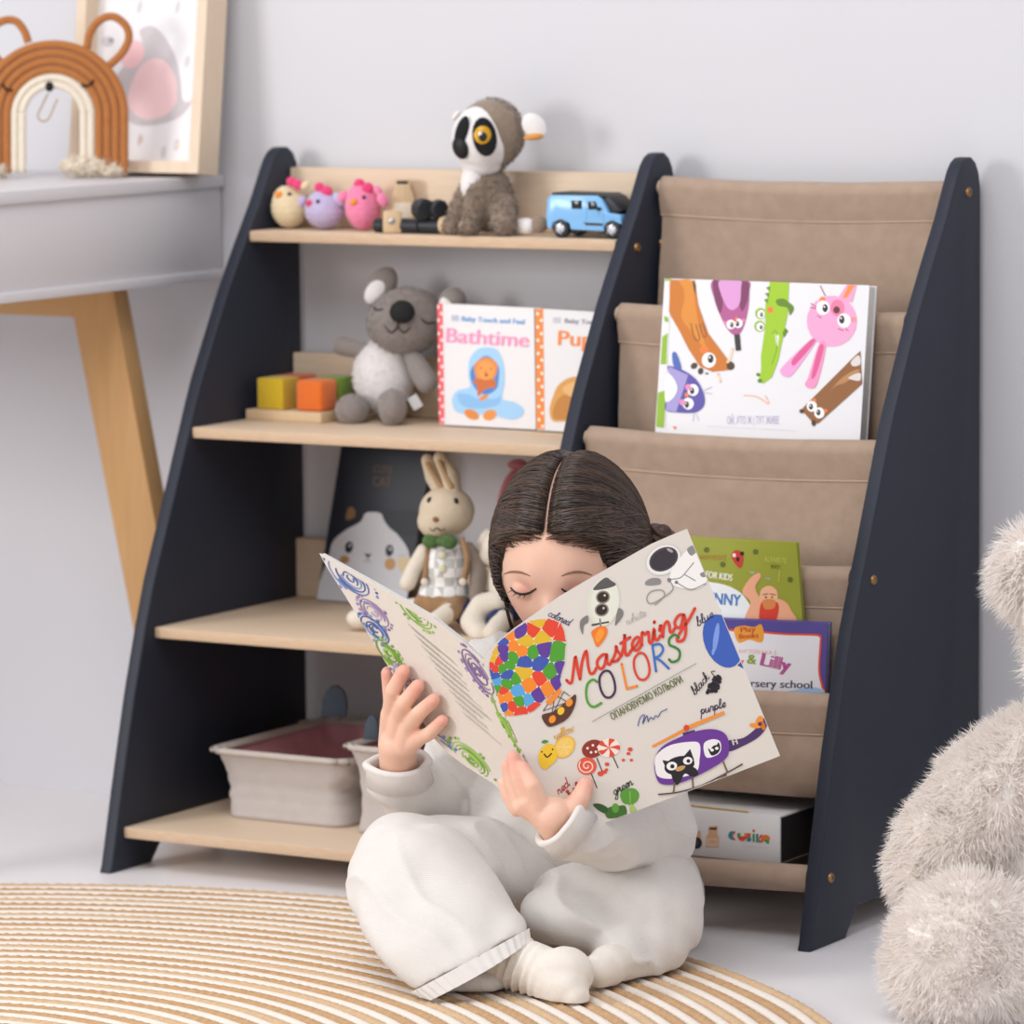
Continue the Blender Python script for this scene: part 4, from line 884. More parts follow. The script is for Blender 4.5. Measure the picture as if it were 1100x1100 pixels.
a.ell(538, 240, 24, 25, '#8db81a'); a.ell(534, 298, 24, 25, '#8db81a'); eyes(a, [(541, 243, 543, 245), (537, 300, 541, 302)], 17); a.ell(582, 224, 14, 15, '#ee7a35'); a.poly([(606, 335), (622, 340), (618, 388), (610, 384)], '#f3f2ee'); a.stroke([(592, 330), (610, 322), (612, 400), (590, 470)], 3, '#5f8a12'); a.ell(528, 518, 10, 8, '#5b8418'); a.ell(536, 546, 12, 9, '#5b8418')
a.ell(862, 275, 114, 116, '#f4a3cb'); a.poly([(890, 170), (930, 108), (975, 112), (955, 190)], '#f2a0c6'); a.poly([(912, 170), (938, 112), (968, 112), (930, 170)], '#ef8a3c'); a.ell(888, 215, 32, 38, '#e27a9f'); a.ell(884, 224, 15, 16, '#5c2c2c'); a.ell(820, 178, 14, 14, '#f0803c'); a.ell(960, 268, 14, 13, '#ef8f8f')
eyes(a, [(822, 214, 832, 216), (918, 272, 908, 268)], 30)
for p_ in ([(768, 195), (792, 210)], [(765, 212), (790, 218)], [(795, 250), (815, 260)], [(892, 310), (915, 318)], [(925, 310), (938, 320)], [(810, 115), (832, 160)]): a.stroke(p_, 4, '#8a4a6c', False)
for c_, p_ in (('#f0a0d2', [(770, 355), (792, 365), (690, 510), (655, 528), (630, 510), (640, 480)]), ('#d8588f', [(765, 362), (785, 370), (700, 470), (680, 470), (690, 440)]), ('#f093bd', [(805, 378), (835, 390), (795, 560), (760, 580), (740, 560), (755, 530)]), ('#d8588f', [(805, 390), (826, 398), (790, 520), (770, 525)])): a.blobp(p_, c_)
a.poly([(992, 410), (1000, 560), (800, 740), (775, 735), (735, 690), (730, 670), (960, 440)], '#8c5a2c'); a.blobp([(850, 600), (900, 540), (960, 500), (990, 500), (930, 550), (880, 570)], '#b58150'); a.blobp([(950, 460), (985, 430), (992, 470), (960, 480)], '#d9d3cf'); a.blobp([(940, 530), (990, 510), (990, 545), (950, 540)], '#d9d3cf')
eyes(a, [(772, 662, 768, 664), (806, 692, 802, 690)], 23); a.ell(726, 684, 11, 10, '#4a2c14'); a.ell(780, 738, 10, 14, '#4a2c14'); a.ell(783, 634, 9, 8, '#ee7a35'); a.ell(834, 682, 9, 8, '#ee7a35')
a.blobp([(118, 478), (190, 500), (250, 545), (282, 610), (280, 660), (240, 690), (160, 690), (108, 680), (110, 640), (150, 620), (160, 570), (130, 520)], '#5a4fa5'); a.poly([(120, 480), (210, 520), (155, 688), (108, 680), (112, 640), (150, 615), (155, 560), (122, 510)], '#a59ad2'); a.blobp([(110, 520), (140, 530), (160, 580), (140, 625), (106, 635)], '#f3f2f3'); a.blobp([(137, 425), (150, 415), (165, 440), (178, 492), (145, 480)], '#4a66b5')
eyes(a, [(232, 588, 228, 592), (210, 650, 204, 654)], 25); a.ell(210, 575, 13, 14, '#f08ab8'); a.ell(184, 644, 13, 14, '#f08ab8'); a.ell(204, 610, 10, 10, '#f0803c')
for p_ in ([(282, 590), (315, 575)], [(284, 600), (318, 605)], [(235, 695), (232, 730)], [(245, 695), (258, 728)]): a.stroke(p_, 3, '#b5b0c8', False)
a.stroke([(462, 612), (520, 618), (575, 650), (560, 615)], 5, '#f0b394'); a.text('ОЙ, ХТО Ж | ТУТ ЖИВЕ', 385, 742, 36, '#b9b6d6', 0, 238, 0); a.stroke([(300, 752), (700, 772)], 2, '#d5d4dd', False); a.poly([(138, 752), (158, 755), (150, 768)], '#ee7a35')
a.build('cover_print', mp, cv)
# blue marks of the second book's edge
e0 = Art((690, 280, .23636)); 
M_OL = mat('cover_olive', '#9da23a', .35, '#979c34', 12, coat=.3)
t, cv, mp, n = sling_book('picture_book', 'olive green children\'s book with a strongman behind the nursery book', (688, 574), (855.5, 583), (698, 660), (862, 668), -.2920, -.2890, .075, .0060, M_OL)
a = Art((690, 560, .363636), [(690, 574), (855.5, 583), (862.5, 672), (690, 664)])
a.text('МАНЮНІ', 168, 112, 15, '#b98a3c', -2, 80); a.text('FOR KIDS', 186, 165, 21, '#eef0d8', -8, 80, 1)
a.blobp([(150, 190), (220, 182), (290, 210), (330, 270), (330, 300), (150, 300)], '#eef1f2'); a.text('FUNNY', 168, 240, 36, '#4f7fc0', -5, 122, 1.5); a.text('book', 205, 265, 9, '#7d8fa8', -4, 30)
a.blobp([(275, 85), (295, 92), (298, 120), (288, 138), (270, 118), (264, 100)], '#c63a2e'); a.ell(283, 112, 5, 7, '#1c1512'); a.ell(295, 95, 6, 6, '#1c1512'); a.ell(272, 100, 5, 6, '#f2ead8')
for x, y in ((335, 90), (238, 127), (437, 172), (190, 84)): a.ell(x, y, 8, 8, '#5f6b22')
a.text('ALFABETE', 360, 118, 16, '#c7c95a', -5, 66); a.text('BODY', 380, 138, 11, '#3d4016', -5, 28); a.stroke([(406, 146), (404, 178)], 2.5, '#c7c95a', False)
a.blobp([(300, 195), (322, 165), (345, 152), (350, 165), (335, 195), (350, 225), (380, 225), (420, 235), (440, 262), (448, 300), (310, 300), (320, 240), (298, 215)], '#efae8a'); a.blobp([(350, 205), (375, 190), (398, 205), (398, 240), (380, 262), (352, 250)], '#f2b892'); a.blobp([(352, 240), (372, 252), (398, 238), (404, 262), (390, 300), (348, 300)], '#d8402e'); a.blobp([(358, 232), (392, 232), (390, 256), (362, 258)], '#d98a4c'); a.ell(366, 224, 3, 3, '#3a2418'); a.ell(384, 224, 3, 3, '#3a2418'); a.stroke([(358, 216), (372, 214)], 3, '#8a5530', False); a.stroke([(378, 214), (394, 217)], 3, '#8a5530', False)
a.stroke([(320, 150), (330, 152)], 6, '#b7b9b5', False); a.stroke([(368, 168), (376, 170)], 6, '#b7b9b5', False)
a.build('cover_print', mp, cv)
M_PUR = mat('cover_purple', '#5a4f9a', .35, '#544a93', 12, coat=.3)
t, cv, mp, n = sling_book('picture_book', 'purple-edged nursery school picture book in the lower sling', (756, 664), (889.5, 669.5), (752, 740), (886.5, 748), -.3000, -.2970, .070, .009, M_PUR)
a = Art((690, 560, .363636), [(756, 665), (889, 670), (886, 754), (752, 746)])
a.blobp([(160, 330), (300, 322), (420, 330), (500, 332), (528, 336), (530, 360), (526, 440), (536, 490), (545, 530), (160, 530)], '#e5533a'); a.blobp([(160, 336), (300, 328), (420, 336), (500, 338), (523, 342), (524, 362), (520, 440), (530, 492), (538, 530), (160, 530)], '#e9e8ee')
a.blobp([(400, 505), (440, 500), (500, 490), (535, 500), (540, 530), (200, 520), (300, 500)], '#a9c8ea')
a.blobp([(272, 318), (300, 308), (330, 312), (352, 304), (360, 335), (352, 358), (318, 350), (285, 358)], '#eda03a'); a.text('Play', 290, 328, 16, '#c2452f', 4, 46, .8); a.text('Books', 286, 347, 15, '#c2452f', 4, 58, .8)
a.text('ПЕРША АНГЛІЙСЬКА З', 226, 385, 11, '#e0866a', -3, 170)
a.text('Polly', 210, 425, 40, '#e8763a', -6, 88, 2); a.text('&', 310, 420, 30, '#8aa53a', -5, 26, 2); a.text('Lilly', 346, 424, 40, '#b5488e', -13, 90, 3)
a.text('nursery school', 282, 488, 24, '#3f3a5c', -1.5, 220, 1)
a.build('cover_print', mp, cv)
# small white toy box on the bottom sling
Yf = -.330
c = [on_y(x, y, Yf) for x, y in ((690, 860.5), (838, 877), (838, 926), (690, 913.5))]
x0 = .655; x1 = c[1].x; z1 = c[1].z; z0 = .0722
t = thing('toy_box', 'white cardboard toy box printed cubika lying on the bottom sling', 'box', ((x0 + x1) / 2, Yf + .06, z0))
bx_ = add('box_carton', box2((x0, Yf, z0 + .0003), (x1, Yf + .12, z1), .0008), mat('carton', '#eceaea', .4, '#e7e5e5', 10), t)
a = Art((720, 840, .163636)); cl = ['#3f9ba3', '#e5533a', '#5a9e5a', '#ee8a2a', '#3f9ba3', '#e5533a']
def half(x, y, r, a0, col): a.poly([(x + r * math.cos(R(a0 + 180 * i / 10)), y + r * math.sin(R(a0 + 180 * i / 10))) for i in range(11)], col)
half(412, 350, 30, 90, '#2f8f98'); a.poly([(410, 325), (432, 322), (418, 350)], '#e5533a'); a.poly([(410, 378), (432, 380), (414, 355)], '#e5533a')
half(474, 355, 32, 0, '#e5533a'); a.poly([(442, 335), (462, 335), (462, 358), (442, 358)], '#4f9e4f'); a.poly([(488, 335), (506, 335), (506, 356), (488, 356)], '#ee8a2a')
a.poly([(506, 336), (530, 336), (530, 362), (506, 362)], '#e5533a'); half(518, 375, 16, -90, '#2f8f98'); a.poly([(504, 364), (522, 364), (522, 390), (504, 390)], '#2f8f98')
a.poly([(541, 340), (557, 340), (557, 392), (541, 392)], '#4f9e4f'); a.ell(549, 320, 9, 9, '#e5533a')
a.poly([(564, 340), (580, 340), (580, 396), (564, 396)], '#2f8f98'); a.poly([(582, 365), (600, 340), (608, 350), (590, 372)], '#e5533a'); a.poly([(582, 368), (606, 396), (582, 396)], '#e5533a')
half(628, 376, 30, 180, '#ee7a2a'); a.poly([(612, 378), (650, 378), (650, 404), (636, 404)], '#4f9e4f'); a.poly([(598, 378), (616, 378), (604, 400)], '#e5533a')
a.text('wooden  games', 475, 424, 12, '#cfcdd0', -4, 175)
a.poly([(252, 292), (312, 288), (308, 335), (320, 365), (318, 428), (234, 426), (236, 362), (252, 338)], '#dfae86'); a.poly([(258, 300), (306, 298), (306, 314), (258, 312)], '#2c2422'); a.poly([(240, 366), (314, 366), (314, 424), (238, 422)], '#e8c3a2'); a.text('MILK', 252, 398, 16, '#c29a78', -3, 48)
a.poly([(118, 330), (150, 305), (200, 322), (202, 370), (160, 385), (118, 375)], '#dcae86'); a.poly([(150, 306), (200, 322), (160, 330)], '#ecd0b4'); a.ell(175, 400, 34, 38, '#2e2c30'); a.ell(168, 398, 18, 22, '#4a484c')
a.build('box_print', plane_map(Vector((x1, Yf, z0)), Vector((0, -1, 0))), bx_)
add('side_print_shade', box2((x1 - .0002, Yf + .002, z0 + .002), (x1 + .0004, Yf + .118, z1 - .002)), mat('print_slate_shade', '#37424e', .45, '#4a3a2c', 25), bx_)  # slate print; its brown mottle is shadow painted into the colour
a = Art((720, 840, .163636)); a.poly([(118, 151), (520, 196), (510, 205), (118, 162)], '#d9b24a'); a.build('top_stripe', plane_map(Vector((x1, Yf, z1)), ZUP), bx_)
# ------------------------------------------------------------------ the child and the open book
O = Vector((.645, -.56, 0))
def C(px, py, dy): d = ray(px, py); return CAM + d * (((O - CAM).dot(AWAY) + dy) / d.dot(AWAY))
ST = C(518, 709, -.200); SB = C(604, 902, -.212); TRP = C(738, 568, -.170); TLB = C(345, 597, -.03)
def nrm(a, b, c): n = (b - a).cross(c - a).normalized(); return n if n.dot(CAM - a) > 0 else -n
NF = nrm(ST, SB, TRP); NB = nrm(ST, SB, TLB)
def hF(px, py, h): return on_plane(px, py, ST, NF) + NF * h
def hB(px, py, h): return on_plane(px, py, ST, NB) + NB * h
bk = thing('open_book', 'large square picture book titled Mastering Colors held open by the child', 'book', (ST + SB) / 2)
FO = [(518, 709), (524, 700), (536, 688), (552, 675), (569, 663), (600, 641), (634.6, 620.7), (668, 602), (700, 584), (722, 574.5), (738, 568), (838, 812), (750, 846), (660, 880), (604, 902)]
BO = [(518, 709), (497, 689.5), (464, 663), (405, 629), (343, 594.5), (352, 611), (372, 642), (395, 680), (412, 708), (437, 748), (464, 791), (480, 808), (500, 823), (530, 842), (604, 902)]
M_COV = mat('cover_cream', '#ded6cd', .35, '#dad2c9', 8, coat=.15); M_PAGE = mat('page_white', '#f3f1ee', .6, '#efedea', 8)
def sheet_of(out, mapf, n, off, th, sh=1.0):
    c = sum((mapf(x, y, 0) for x, y in out), Vector()) / len(out)
    A = [c + (mapf(x, y, 0) - c) * sh - n * off for x, y in out]; B = [p - n * th for p in A]; k = len(out)
    return A + B, [tuple(range(k))[::-1], tuple(range(k, 2 * k))] + [(i, (i + 1) % k, (i + 1) % k + k, i + k) for i in range(k)]
fcv = add('front_cover', sheet_of(FO, hF, NF, 0, .0008), M_COV, bk, smooth=False)
bcv = add('back_cover', sheet_of(BO, hB, NB, 0, .0008), M_COV, bk, smooth=False)
for i in range(4):
    add('page', sheet_of(FO, hF, NF, .0016 + .0011 * i, .0003, .992 - .002 * i), M_PAGE, bk, smooth=False); add('page', sheet_of(BO, hB, NB, .0016 + .0011 * i, .0003, .992 - .002 * i), M_PAGE, bk, smooth=False)
add('spine', tube([ST + (NF + NB) * -.001, SB + (NF + NB) * -.001], .0012, 10), M_COV, bk)
# front cover drawing
a = Art((500, 560, .318182), [(514, 716), (517, 706), (536, 689), (569, 664), (634.6, 621.5), (700, 585), (737.5, 569), (837, 811.5), (604, 901)])
random.seed(11)
reg = [(82, 470), (110, 410), (170, 360), (230, 334), (290, 330), (325, 350), (338, 400), (335, 470), (320, 530), (322, 560), (270, 600), (230, 640), (180, 655), (130, 650), (108, 590), (84, 520)]
a.blobp(reg, '#f4f1ea')
def inside(x, y, Q):
    r = False
    for i in range(len(Q)):
        (x0, y0), (x1, y1) = Q[i - 1], Q[i]
        if (y0 > y) != (y1 > y) and x < (x1 - x0) * (y - y0) / (y1 - y0) + x0: r = not r
    return r
pal = ['#e2452f', '#f08a2a', '#4f9e2e', '#5f3c96', '#3f58ad', '#58a6dc', '#e0b52e', '#e2452f', '#4f9e2e', '#f08a2a']; seeds = []
for _ in range(9000):
    x = random.uniform(76, 342); y = random.uniform(326, 660); r = 8 + (x - 80) / 260 * 19 * (0.7 + .6 * random.random())
    if inside(x, y, reg) and all(math.hypot(x - q[0], y - q[1]) > (r + q[2]) for q in seeds): seeds.append((x, y, r))
for n_, (x, y, r) in enumerate(seeds):
    Q = [(v.x, v.y) for v in smooth_path([(p[0], p[1], 0) for p in reg], 3, True)]
    for m_, (x2, y2, r2) in enumerate(seeds):
        if m_ == n_ or math.hypot(x2 - x, y2 - y) > 120: continue
        w_ = r / (r + r2); mx_, my_ = x + (x2 - x) * w_, y + (y2 - y) * w_; N = (x2 - x, y2 - y); Z = []
        for k_ in range(len(Q)):
            p, q = Q[k_], Q[(k_ + 1) % len(Q)]; fp = (p[0] - mx_) * N[0] + (p[1] - my_) * N[1]; fq = (q[0] - mx_) * N[0] + (q[1] - my_) * N[1]
            if fp <= 0: Z.append(p)
            if (fp <= 0) != (fq <= 0): t_ = fp / (fp - fq); Z.append((p[0] + (q[0] - p[0]) * t_, p[1] + (q[1] - p[1]) * t_))
        Q = Z
        if len(Q) < 3: break
    if len(Q) < 3: continue
    gx, gy = sum(p[0] for p in Q) / len(Q), sum(p[1] for p in Q) / len(Q); a.blobp([(gx + (p[0] - gx) * .93, gy + (p[1] - gy) * .93) for p in Q], pal[(n_ * 7 + int(x)) % len(pal)], 3)
for p_ in ([(262, 640), (300, 585)], [(290, 660), (332, 575)], [(345, 610), (300, 585)], [(352, 590), (332, 575)], [(262, 640), (345, 610)], [(300, 600), (290, 660)]): a.stroke(p_, 2.5, '#4a3328', False)
a.poly([(270, 610), (318, 562), (326, 575), (285, 622)], '#f08a2a'); a.blobp([(258, 655), (300, 640), (350, 600), (372, 585), (370, 620), (345, 665), (300, 690), (275, 690)], '#5a3524'); a.ell(293, 668, 11, 14, '#f0902a', 30); a.ell(322, 640, 11, 14, '#efc02e', 30); a.ell(350, 612, 11, 14, '#f0902a', 30)
a.script('colored', 276, 318, 348, 352, 13, 2.4, '#39325e')
a.ell(466, 272, 54, 84, '#dcdccb', 8); a.ell(470, 272, 46, 76, '#e3e3d4', 8); a.blobp([(432, 232), (448, 208), (474, 190), (492, 200), (508, 214), (480, 226)], '#5b5556')
for x, y in ((464, 256), (460, 299)): a.ell(x, y, 24, 22, '#8a8275', -20); a.ell(x, y, 19, 17, '#33261f', -20); a.ell(x + 6, y - 6, 4, 4, '#c9c2b8')
a.blobp([(412, 318), (390, 332), (386, 356), (396, 382), (400, 352), (414, 340)], '#7d7a78'); a.blobp([(516, 294), (532, 302), (530, 322), (506, 352), (508, 326)], '#7d7a78')
a.stroke([(428, 350), (482, 340)], 6, '#4a4540', False); a.stroke([(454, 330), (456, 352)], 6, '#8b867f', False); a.blobp([(456, 354), (478, 362), (474, 390), (446, 424), (432, 398), (426, 372)], '#ef7a22'); a.blobp([(454, 362), (468, 370), (464, 388), (446, 410), (438, 390)], '#f59a32')
for rx, c_ in ((64, '#cfcac5'), (60, '#e9e6e2')): a.ell(668, 130, rx, rx * .78, c_, -30)
a.ell(669, 128, 52, 38, '#4b4346', -30); a.ell(669, 129, 46, 32, '#39323a', -30); a.ell(690, 98, 12, 5, '#a39da0', 30)
a.blobp([(720, 130), (752, 96), (790, 120), (815, 200), (770, 230), (700, 215), (690, 180)], '#f0ede9'); a.blobp([(608, 204), (628, 192), (656, 194), (656, 212), (612, 216)], '#8b8888'); a.blobp([(748, 96), (766, 82), (780, 100), (762, 116)], '#8b8888'); a.blobp([(792, 176), (812, 170), (812, 186), (798, 188)], '#8b8888')
for p_ in ([(692, 196), (726, 190), (752, 162), (770, 140)], [(690, 200), (700, 230), (660, 262), (625, 278), (612, 262), (625, 238), (660, 232), (672, 250), (640, 282)], [(715, 208), (760, 230), (810, 210)], [(740, 180), (775, 200)]): a.stroke(p_, 4, '#9a9796')
a.ell(688, 198, 7, 7, '#7d7a78'); a.ell(712, 206, 6, 6, '#7d7a78')
a.script('white', 545, 350, 610, 318, 13, 2.4, '#bdb7b6')
a.script('Mastering', 358, 550, 752, 346, 40, 10, '#d9412c')
for ch, x, y, c_, r_ in (('C', 412, 636, '#4f9e2e', -1), ('O', 458, 606, '#4a2c4e', 4), ('L', 534, 574, '#ef8a2c', 8), ('O', 574, 546, '#d9412c', 8), ('R', 636, 512, '#3f6fc0', 6), ('S', 688, 484, '#3f7d32', 6)):
    P_ = {'C': [(48, 84), (34, 96), (14, 86), (4, 55), (6, 22), (22, 4), (50, 10)], 'O': [(26, 96), (8, 80), (4, 45), (14, 12), (34, 4), (52, 22), (54, 60), (44, 90)], 'L': [(8, 94), (10, 50), (12, 6), (48, 6)], 'R': [(8, 4), (10, 94), (34, 92), (44, 72), (30, 54), (12, 50), (30, 34), (52, 2)], 'S': [(46, 82), (34, 96), (14, 86), (12, 66), (30, 52), (42, 34), (34, 10), (12, 6), (2, 18)]}[ch]
    c1, s1 = math.cos(R(15)), math.sin(R(15)); Q = [(x + u_ * c1 - v_ * s1 * .6, y - u_ * s1 - v_ * c1) for u_, v_ in P_]
    if ch == 'L': a.stroke(Q[:3], 8, c_); a.stroke(Q[2:], 8, c_)
    elif ch == 'R': a.stroke(Q[:2], 8, c_); a.stroke(Q[1:6], 8, c_); a.stroke(Q[5:], 8, c_)
    else: a.stroke(Q, 8, c_, True, 5, ch == 'O')
a.stroke([(428, 676), (778, 480)], 2, '#8a8580', False)
a.text('ОПАНОВУЄМО КОЛЬОРИ', 496, 672, 25, '#5f6b34', 28.5, 272, .6)
for p_ in ([(582, 690), (590, 662), (604, 654), (598, 684), (612, 656), (616, 676)], [(616, 676), (626, 662), (634, 668), (642, 656), (650, 660), (660, 644), (680, 634)]): a.stroke(p_, 3.2, '#3a4f8c')
a.ell(868, 404, 62, 94, '#3c5eb4', -22); a.ell(846, 392, 9, 50, '#7d9be0', 8); a.ell(836, 440, 5, 12, '#7d9be0', 8); a.poly([(918, 486), (944, 462), (940, 498)], '#34539f'); a.script('blue', 784, 356, 838, 322, 15, 3, '#2b2b58')
random.seed(5)
for i in range(46):
    t_ = random.random(); q = random.random() * 6.283; rr = 15 * math.sqrt(random.random()); a.ell(856 - 30 * t_ + rr * math.cos(q), 532 + 44 * t_ + rr * math.sin(q), 6.5, 6.5, random.choice(['#241f26', '#322b35', '#1c181e']), n=10)
a.stroke([(838, 520), (830, 508), (842, 506)], 3, '#4a3328'); a.script('black', 774, 588, 824, 528, 14, 3, '#1e1b20'); a.script('purple', 794, 652, 878, 626, 15, 3, '#3a2348')
a.poly([(628, 758), (740, 698), (748, 706), (634, 764)], '#ee9032'); a.poly([(740, 694), (872, 640), (876, 650), (748, 704)], '#ee9032'); a.ell(746, 697, 10, 10, '#d9412c'); a.poly([(733, 715), (772, 704), (780, 716), (736, 730)], '#4a2c60')
a.blobp([(885, 742), (940, 730), (990, 690), (1008, 664), (1018, 690), (990, 728), (930, 762), (888, 776)], '#4b2f63'); a.text('H', 902, 756, 22, '#d9cfc2', 15, 18, 1)
a.ell(992, 676, 12, 20, '#ee9032', 20); a.ell(978, 690, 20, 8, '#ee9032', 10); a.ell(1004, 690, 8, 16, '#c9741f', -20); a.ell(994, 684, 7, 7, '#5a2c60')
a.blobp([(640, 800), (665, 760), (720, 730), (780, 708), (840, 702), (880, 722), (890, 770), (872, 806), (800, 850), (720, 884), (660, 886), (640, 850)], '#6a3593'); a.blobp([(644, 790), (690, 756), (760, 744), (790, 752), (790, 800), (776, 848), (700, 868), (652, 862), (640, 830)], '#efeaea')
a.blobp([(804, 752), (830, 736), (858, 742), (862, 772), (846, 790), (812, 796)], '#efeaea')
a.ell(722, 824, 52, 31, '#211c22', -14); a.poly([(664, 806), (704, 812), (678, 838)], '#211c22'); a.poly([(734, 796), (758, 768), (772, 806)], '#211c22'); a.blobp([(694, 846), (706, 886), (722, 884), (740, 852), (764, 862), (786, 854), (770, 830), (720, 836)], '#211c22')
for x, y, r in ((696, 826, 18), (750, 808, 16)): a.ell(x, y, r, r * .8, '#f1eeec', -10); a.ell(x + 2, y + 1, r * .4, r * .4, '#1a161c')
a.blobp([(708, 836), (724, 826), (742, 826), (734, 838), (716, 844)], '#c79a62')
a.blobp([(818, 766), (826, 770), (836, 758), (848, 754), (854, 746), (860, 764), (852, 782), (830, 790)], '#211c22'); a.ell(832, 772, 6, 5, '#f1eeec'); a.ell(848, 766, 6, 5, '#f1eeec')
for p_ in ([(652, 922), (720, 914), (800, 890), (880, 850), (934, 820)], [(745, 912), (820, 888), (880, 856)]): a.stroke(p_, 5, '#4f3d33')
for p_ in ([(706, 884), (702, 914)], [(766, 866), (768, 898)], [(870, 812), (884, 846)]): a.stroke(p_, 6, '#7b5f4c', False)
a.script('yellow', 302, 738, 366, 706, 13, 2.8, '#dca83a')
a.ell(334, 762, 32, 42, '#e9b44a', 40); a.ell(334, 762, 27, 36, '#f1c860', 40)
for i in range(6): q = R(i * 60); a.stroke([(334, 762), (334 + 26 * math.cos(q), 762 + 30 * math.sin(q))], 2, '#f6e0a8', False)
a.blobp([(262, 760), (290, 752), (308, 776), (306, 806), (280, 830), (268, 838), (250, 822), (246, 790)], '#ecc02c'); a.stroke([(266, 786), (276, 796), (290, 784)], 5, '#2c2118'); a.ell(258, 778, 3, 3, '#2c2118'); a.ell(294, 770, 3, 3, '#2c2118'); a.blobp([(256, 746), (266, 738), (280, 742), (268, 750)], '#4f8a2e')
for p_ in ([(444, 800), (462, 846)], [(494, 786), (515, 832)], [(424, 850), (444, 900)]): a.stroke(p_, 3.5, '#3a2a26', False)
a.ell(430, 768, 38, 30, '#8e3224', -20)
for x, y in ((412, 766), (430, 756), (448, 762), (424, 780), (440, 778)): a.ell(x, y, 4.5, 4.5, '#f3ded2', n=10)
a.ell(484, 764, 38, 32, '#f2e2d6', -15)
for i in range(5): q = R(i * 72 - 20); a.blobp([(484, 764), (484 + 22 * math.cos(q), 764 + 19 * math.sin(q)), (484 + 37 * math.cos(q + .1), 764 + 31 * math.sin(q + .1)), (484 + 37 * math.cos(q + .62), 764 + 31 * math.sin(q + .62)), (484 + 18 * math.cos(q + .5), 764 + 16 * math.sin(q + .5))], '#dd4a34', 3)
a.ell(410, 826, 33, 30, '#dd5a40'); a.stroke([(410 + (4 + 1.0 * i) * math.cos(i * .42), 826 + (4 + .92 * i) * math.sin(i * .42)) for i in range(25)], 4, '#f4d9cb', True, 2)
for x, y, r in ((556, 770, 9), (550, 784, 7), (533, 806, 6), (560, 806, 6), (478, 820, 8), (456, 852, 11), (470, 846, 8), (476, 838, 6)): a.ell(x, y, r, r * .8, '#dd4a34', n=10)
a.script('red', 316, 924, 352, 890, 14, 3.2, '#b03a2a'); a.ell(344, 912, 6, 6, '#b03a2a', n=10); a.stroke([(348, 920), (362, 916), (366, 902)], 7, '#b03a2a'); a.ell(374, 886, 5, 8, '#b03a2a', n=10)
a.script('green', 502, 926, 566, 888, 15, 3, '#23301c'); a.blobp([(522, 920), (540, 904), (570, 902), (586, 920), (580, 944), (566, 956), (574, 978), (586, 986), (572, 992), (556, 980), (554, 958), (532, 950)], '#5a9a34'); a.blobp([(556, 956), (566, 958), (584, 984), (568, 990), (556, 976)], '#a9c46a'); a.stroke([(555, 912), (556, 950)], 3, '#8fbf5e', False)
a.blobp([(470, 976), (490, 964), (520, 960), (540, 962), (542, 992), (500, 1002), (478, 1000)], '#3f6e28'); a.ell(506, 968, 12, 16, '#5f9e3a'); a.blobp([(430, 956), (455, 954), (480, 968), (474, 986), (450, 976)], '#2f5722')
a.build('cover_print', hF, fcv, step=.00003, base=.0004)
# back cover drawing
b = Art((340, 480, .327273), [(497, 690), (518, 710), (600, 897), (530, 841), (500, 822), (466, 792), (412, 707), (372, 641), (346, 598)])
random.seed(8)
def swirl(x, y, rx, ry, rot, cols, n=5):
    for i in range(n):
        f = 1 - i / n; a0 = random.uniform(0, 360); b.ring(x, y, rx * f, ry * f, 4.5, random.choice(cols), rot, a0, a0 + random.uniform(200, 330), 16)
    for i in range(int(rx * .3)):
        q = random.uniform(0, 6.283); c_, s_ = math.cos(R(rot)), math.sin(R(rot)); X, Y_ = rx * 1.22 * math.cos(q), ry * 1.25 * math.sin(q); b.ell(x + X * c_ - Y_ * s_, y + X * s_ + Y_ * c_, 6, 3.5, random.choice(cols), rot, 8)
BL_ = ['#5a74b8', '#7d95cf', '#44609f']; GR_ = ['#8fb84e', '#a5c86a', '#6f9e36']; PU_ = ['#9a84ad', '#b7a5c4', '#7d6696']
swirl(112, 432, 92, 34, 42, BL_, 6); swirl(190, 545, 62, 22, 44, PU_, 4); swirl(192, 600, 60, 22, 44, BL_, 5); swirl(238, 678, 58, 20, 48, GR_, 5); swirl(322, 540, 76, 24, 46, GR_, 5); swirl(530, 738, 88, 22, 56, PU_, 5); swirl(412, 985, 66, 24, 44, BL_, 5); swirl(510, 1030, 84, 28, 44, GR_, 6); swirl(628, 915, 92, 10, 62, GR_, 3); swirl(290, 760, 50, 18, 46, PU_, 3)
random.seed(2)
for i in range(26):
    x0 = 300 + i * 7.5 + (i % 3) * 4; y0 = 580 + i * 12; L_ = random.uniform(110, 215) * (1 if i < 20 else .8); b.stroke([(x0, y0), (x0 + L_ * .72, y0 + L_ * .60)], 1.2, '#b5afa8', False)
b.build('cover_print', hB, bcv, step=.00003, base=.0004)

# ------------------------------------------------------------------ person
kid = thing('person', 'child in a cream sweater and trousers reading cross-legged on the rug', 'person', O)
M_SKIN = mat('skin', '#ecc3ad', .5, '#e6b8a1', 40, .08, 700, sss=.25, spec=.35)
nt = M_SKIN.node_tree; at = nt.nodes.new('ShaderNodeAttribute'); at.attribute_name = 'flush'
mx = nt.nodes.new('ShaderNodeMix'); mx.data_type = 'RGBA'; bs = nt.nodes['Principled BSDF']; src = bs.inputs['Base Color'].links[0].from_socket
nt.links.new(src, mx.inputs[6]); mx.inputs[7].default_value = lin('#de8d80'); nt.links.new(at.outputs['Fac'], mx.inputs[0]); nt.links.new(mx.outputs[2], bs.inputs['Base Color'])
HC = C(613, 594, -.02); yw, pt = R(17), R(24)
f0 = -AWAY * math.cos(yw) - SIDE * math.sin(yw); EX = SIDE * math.cos(yw) - AWAY * math.sin(yw)
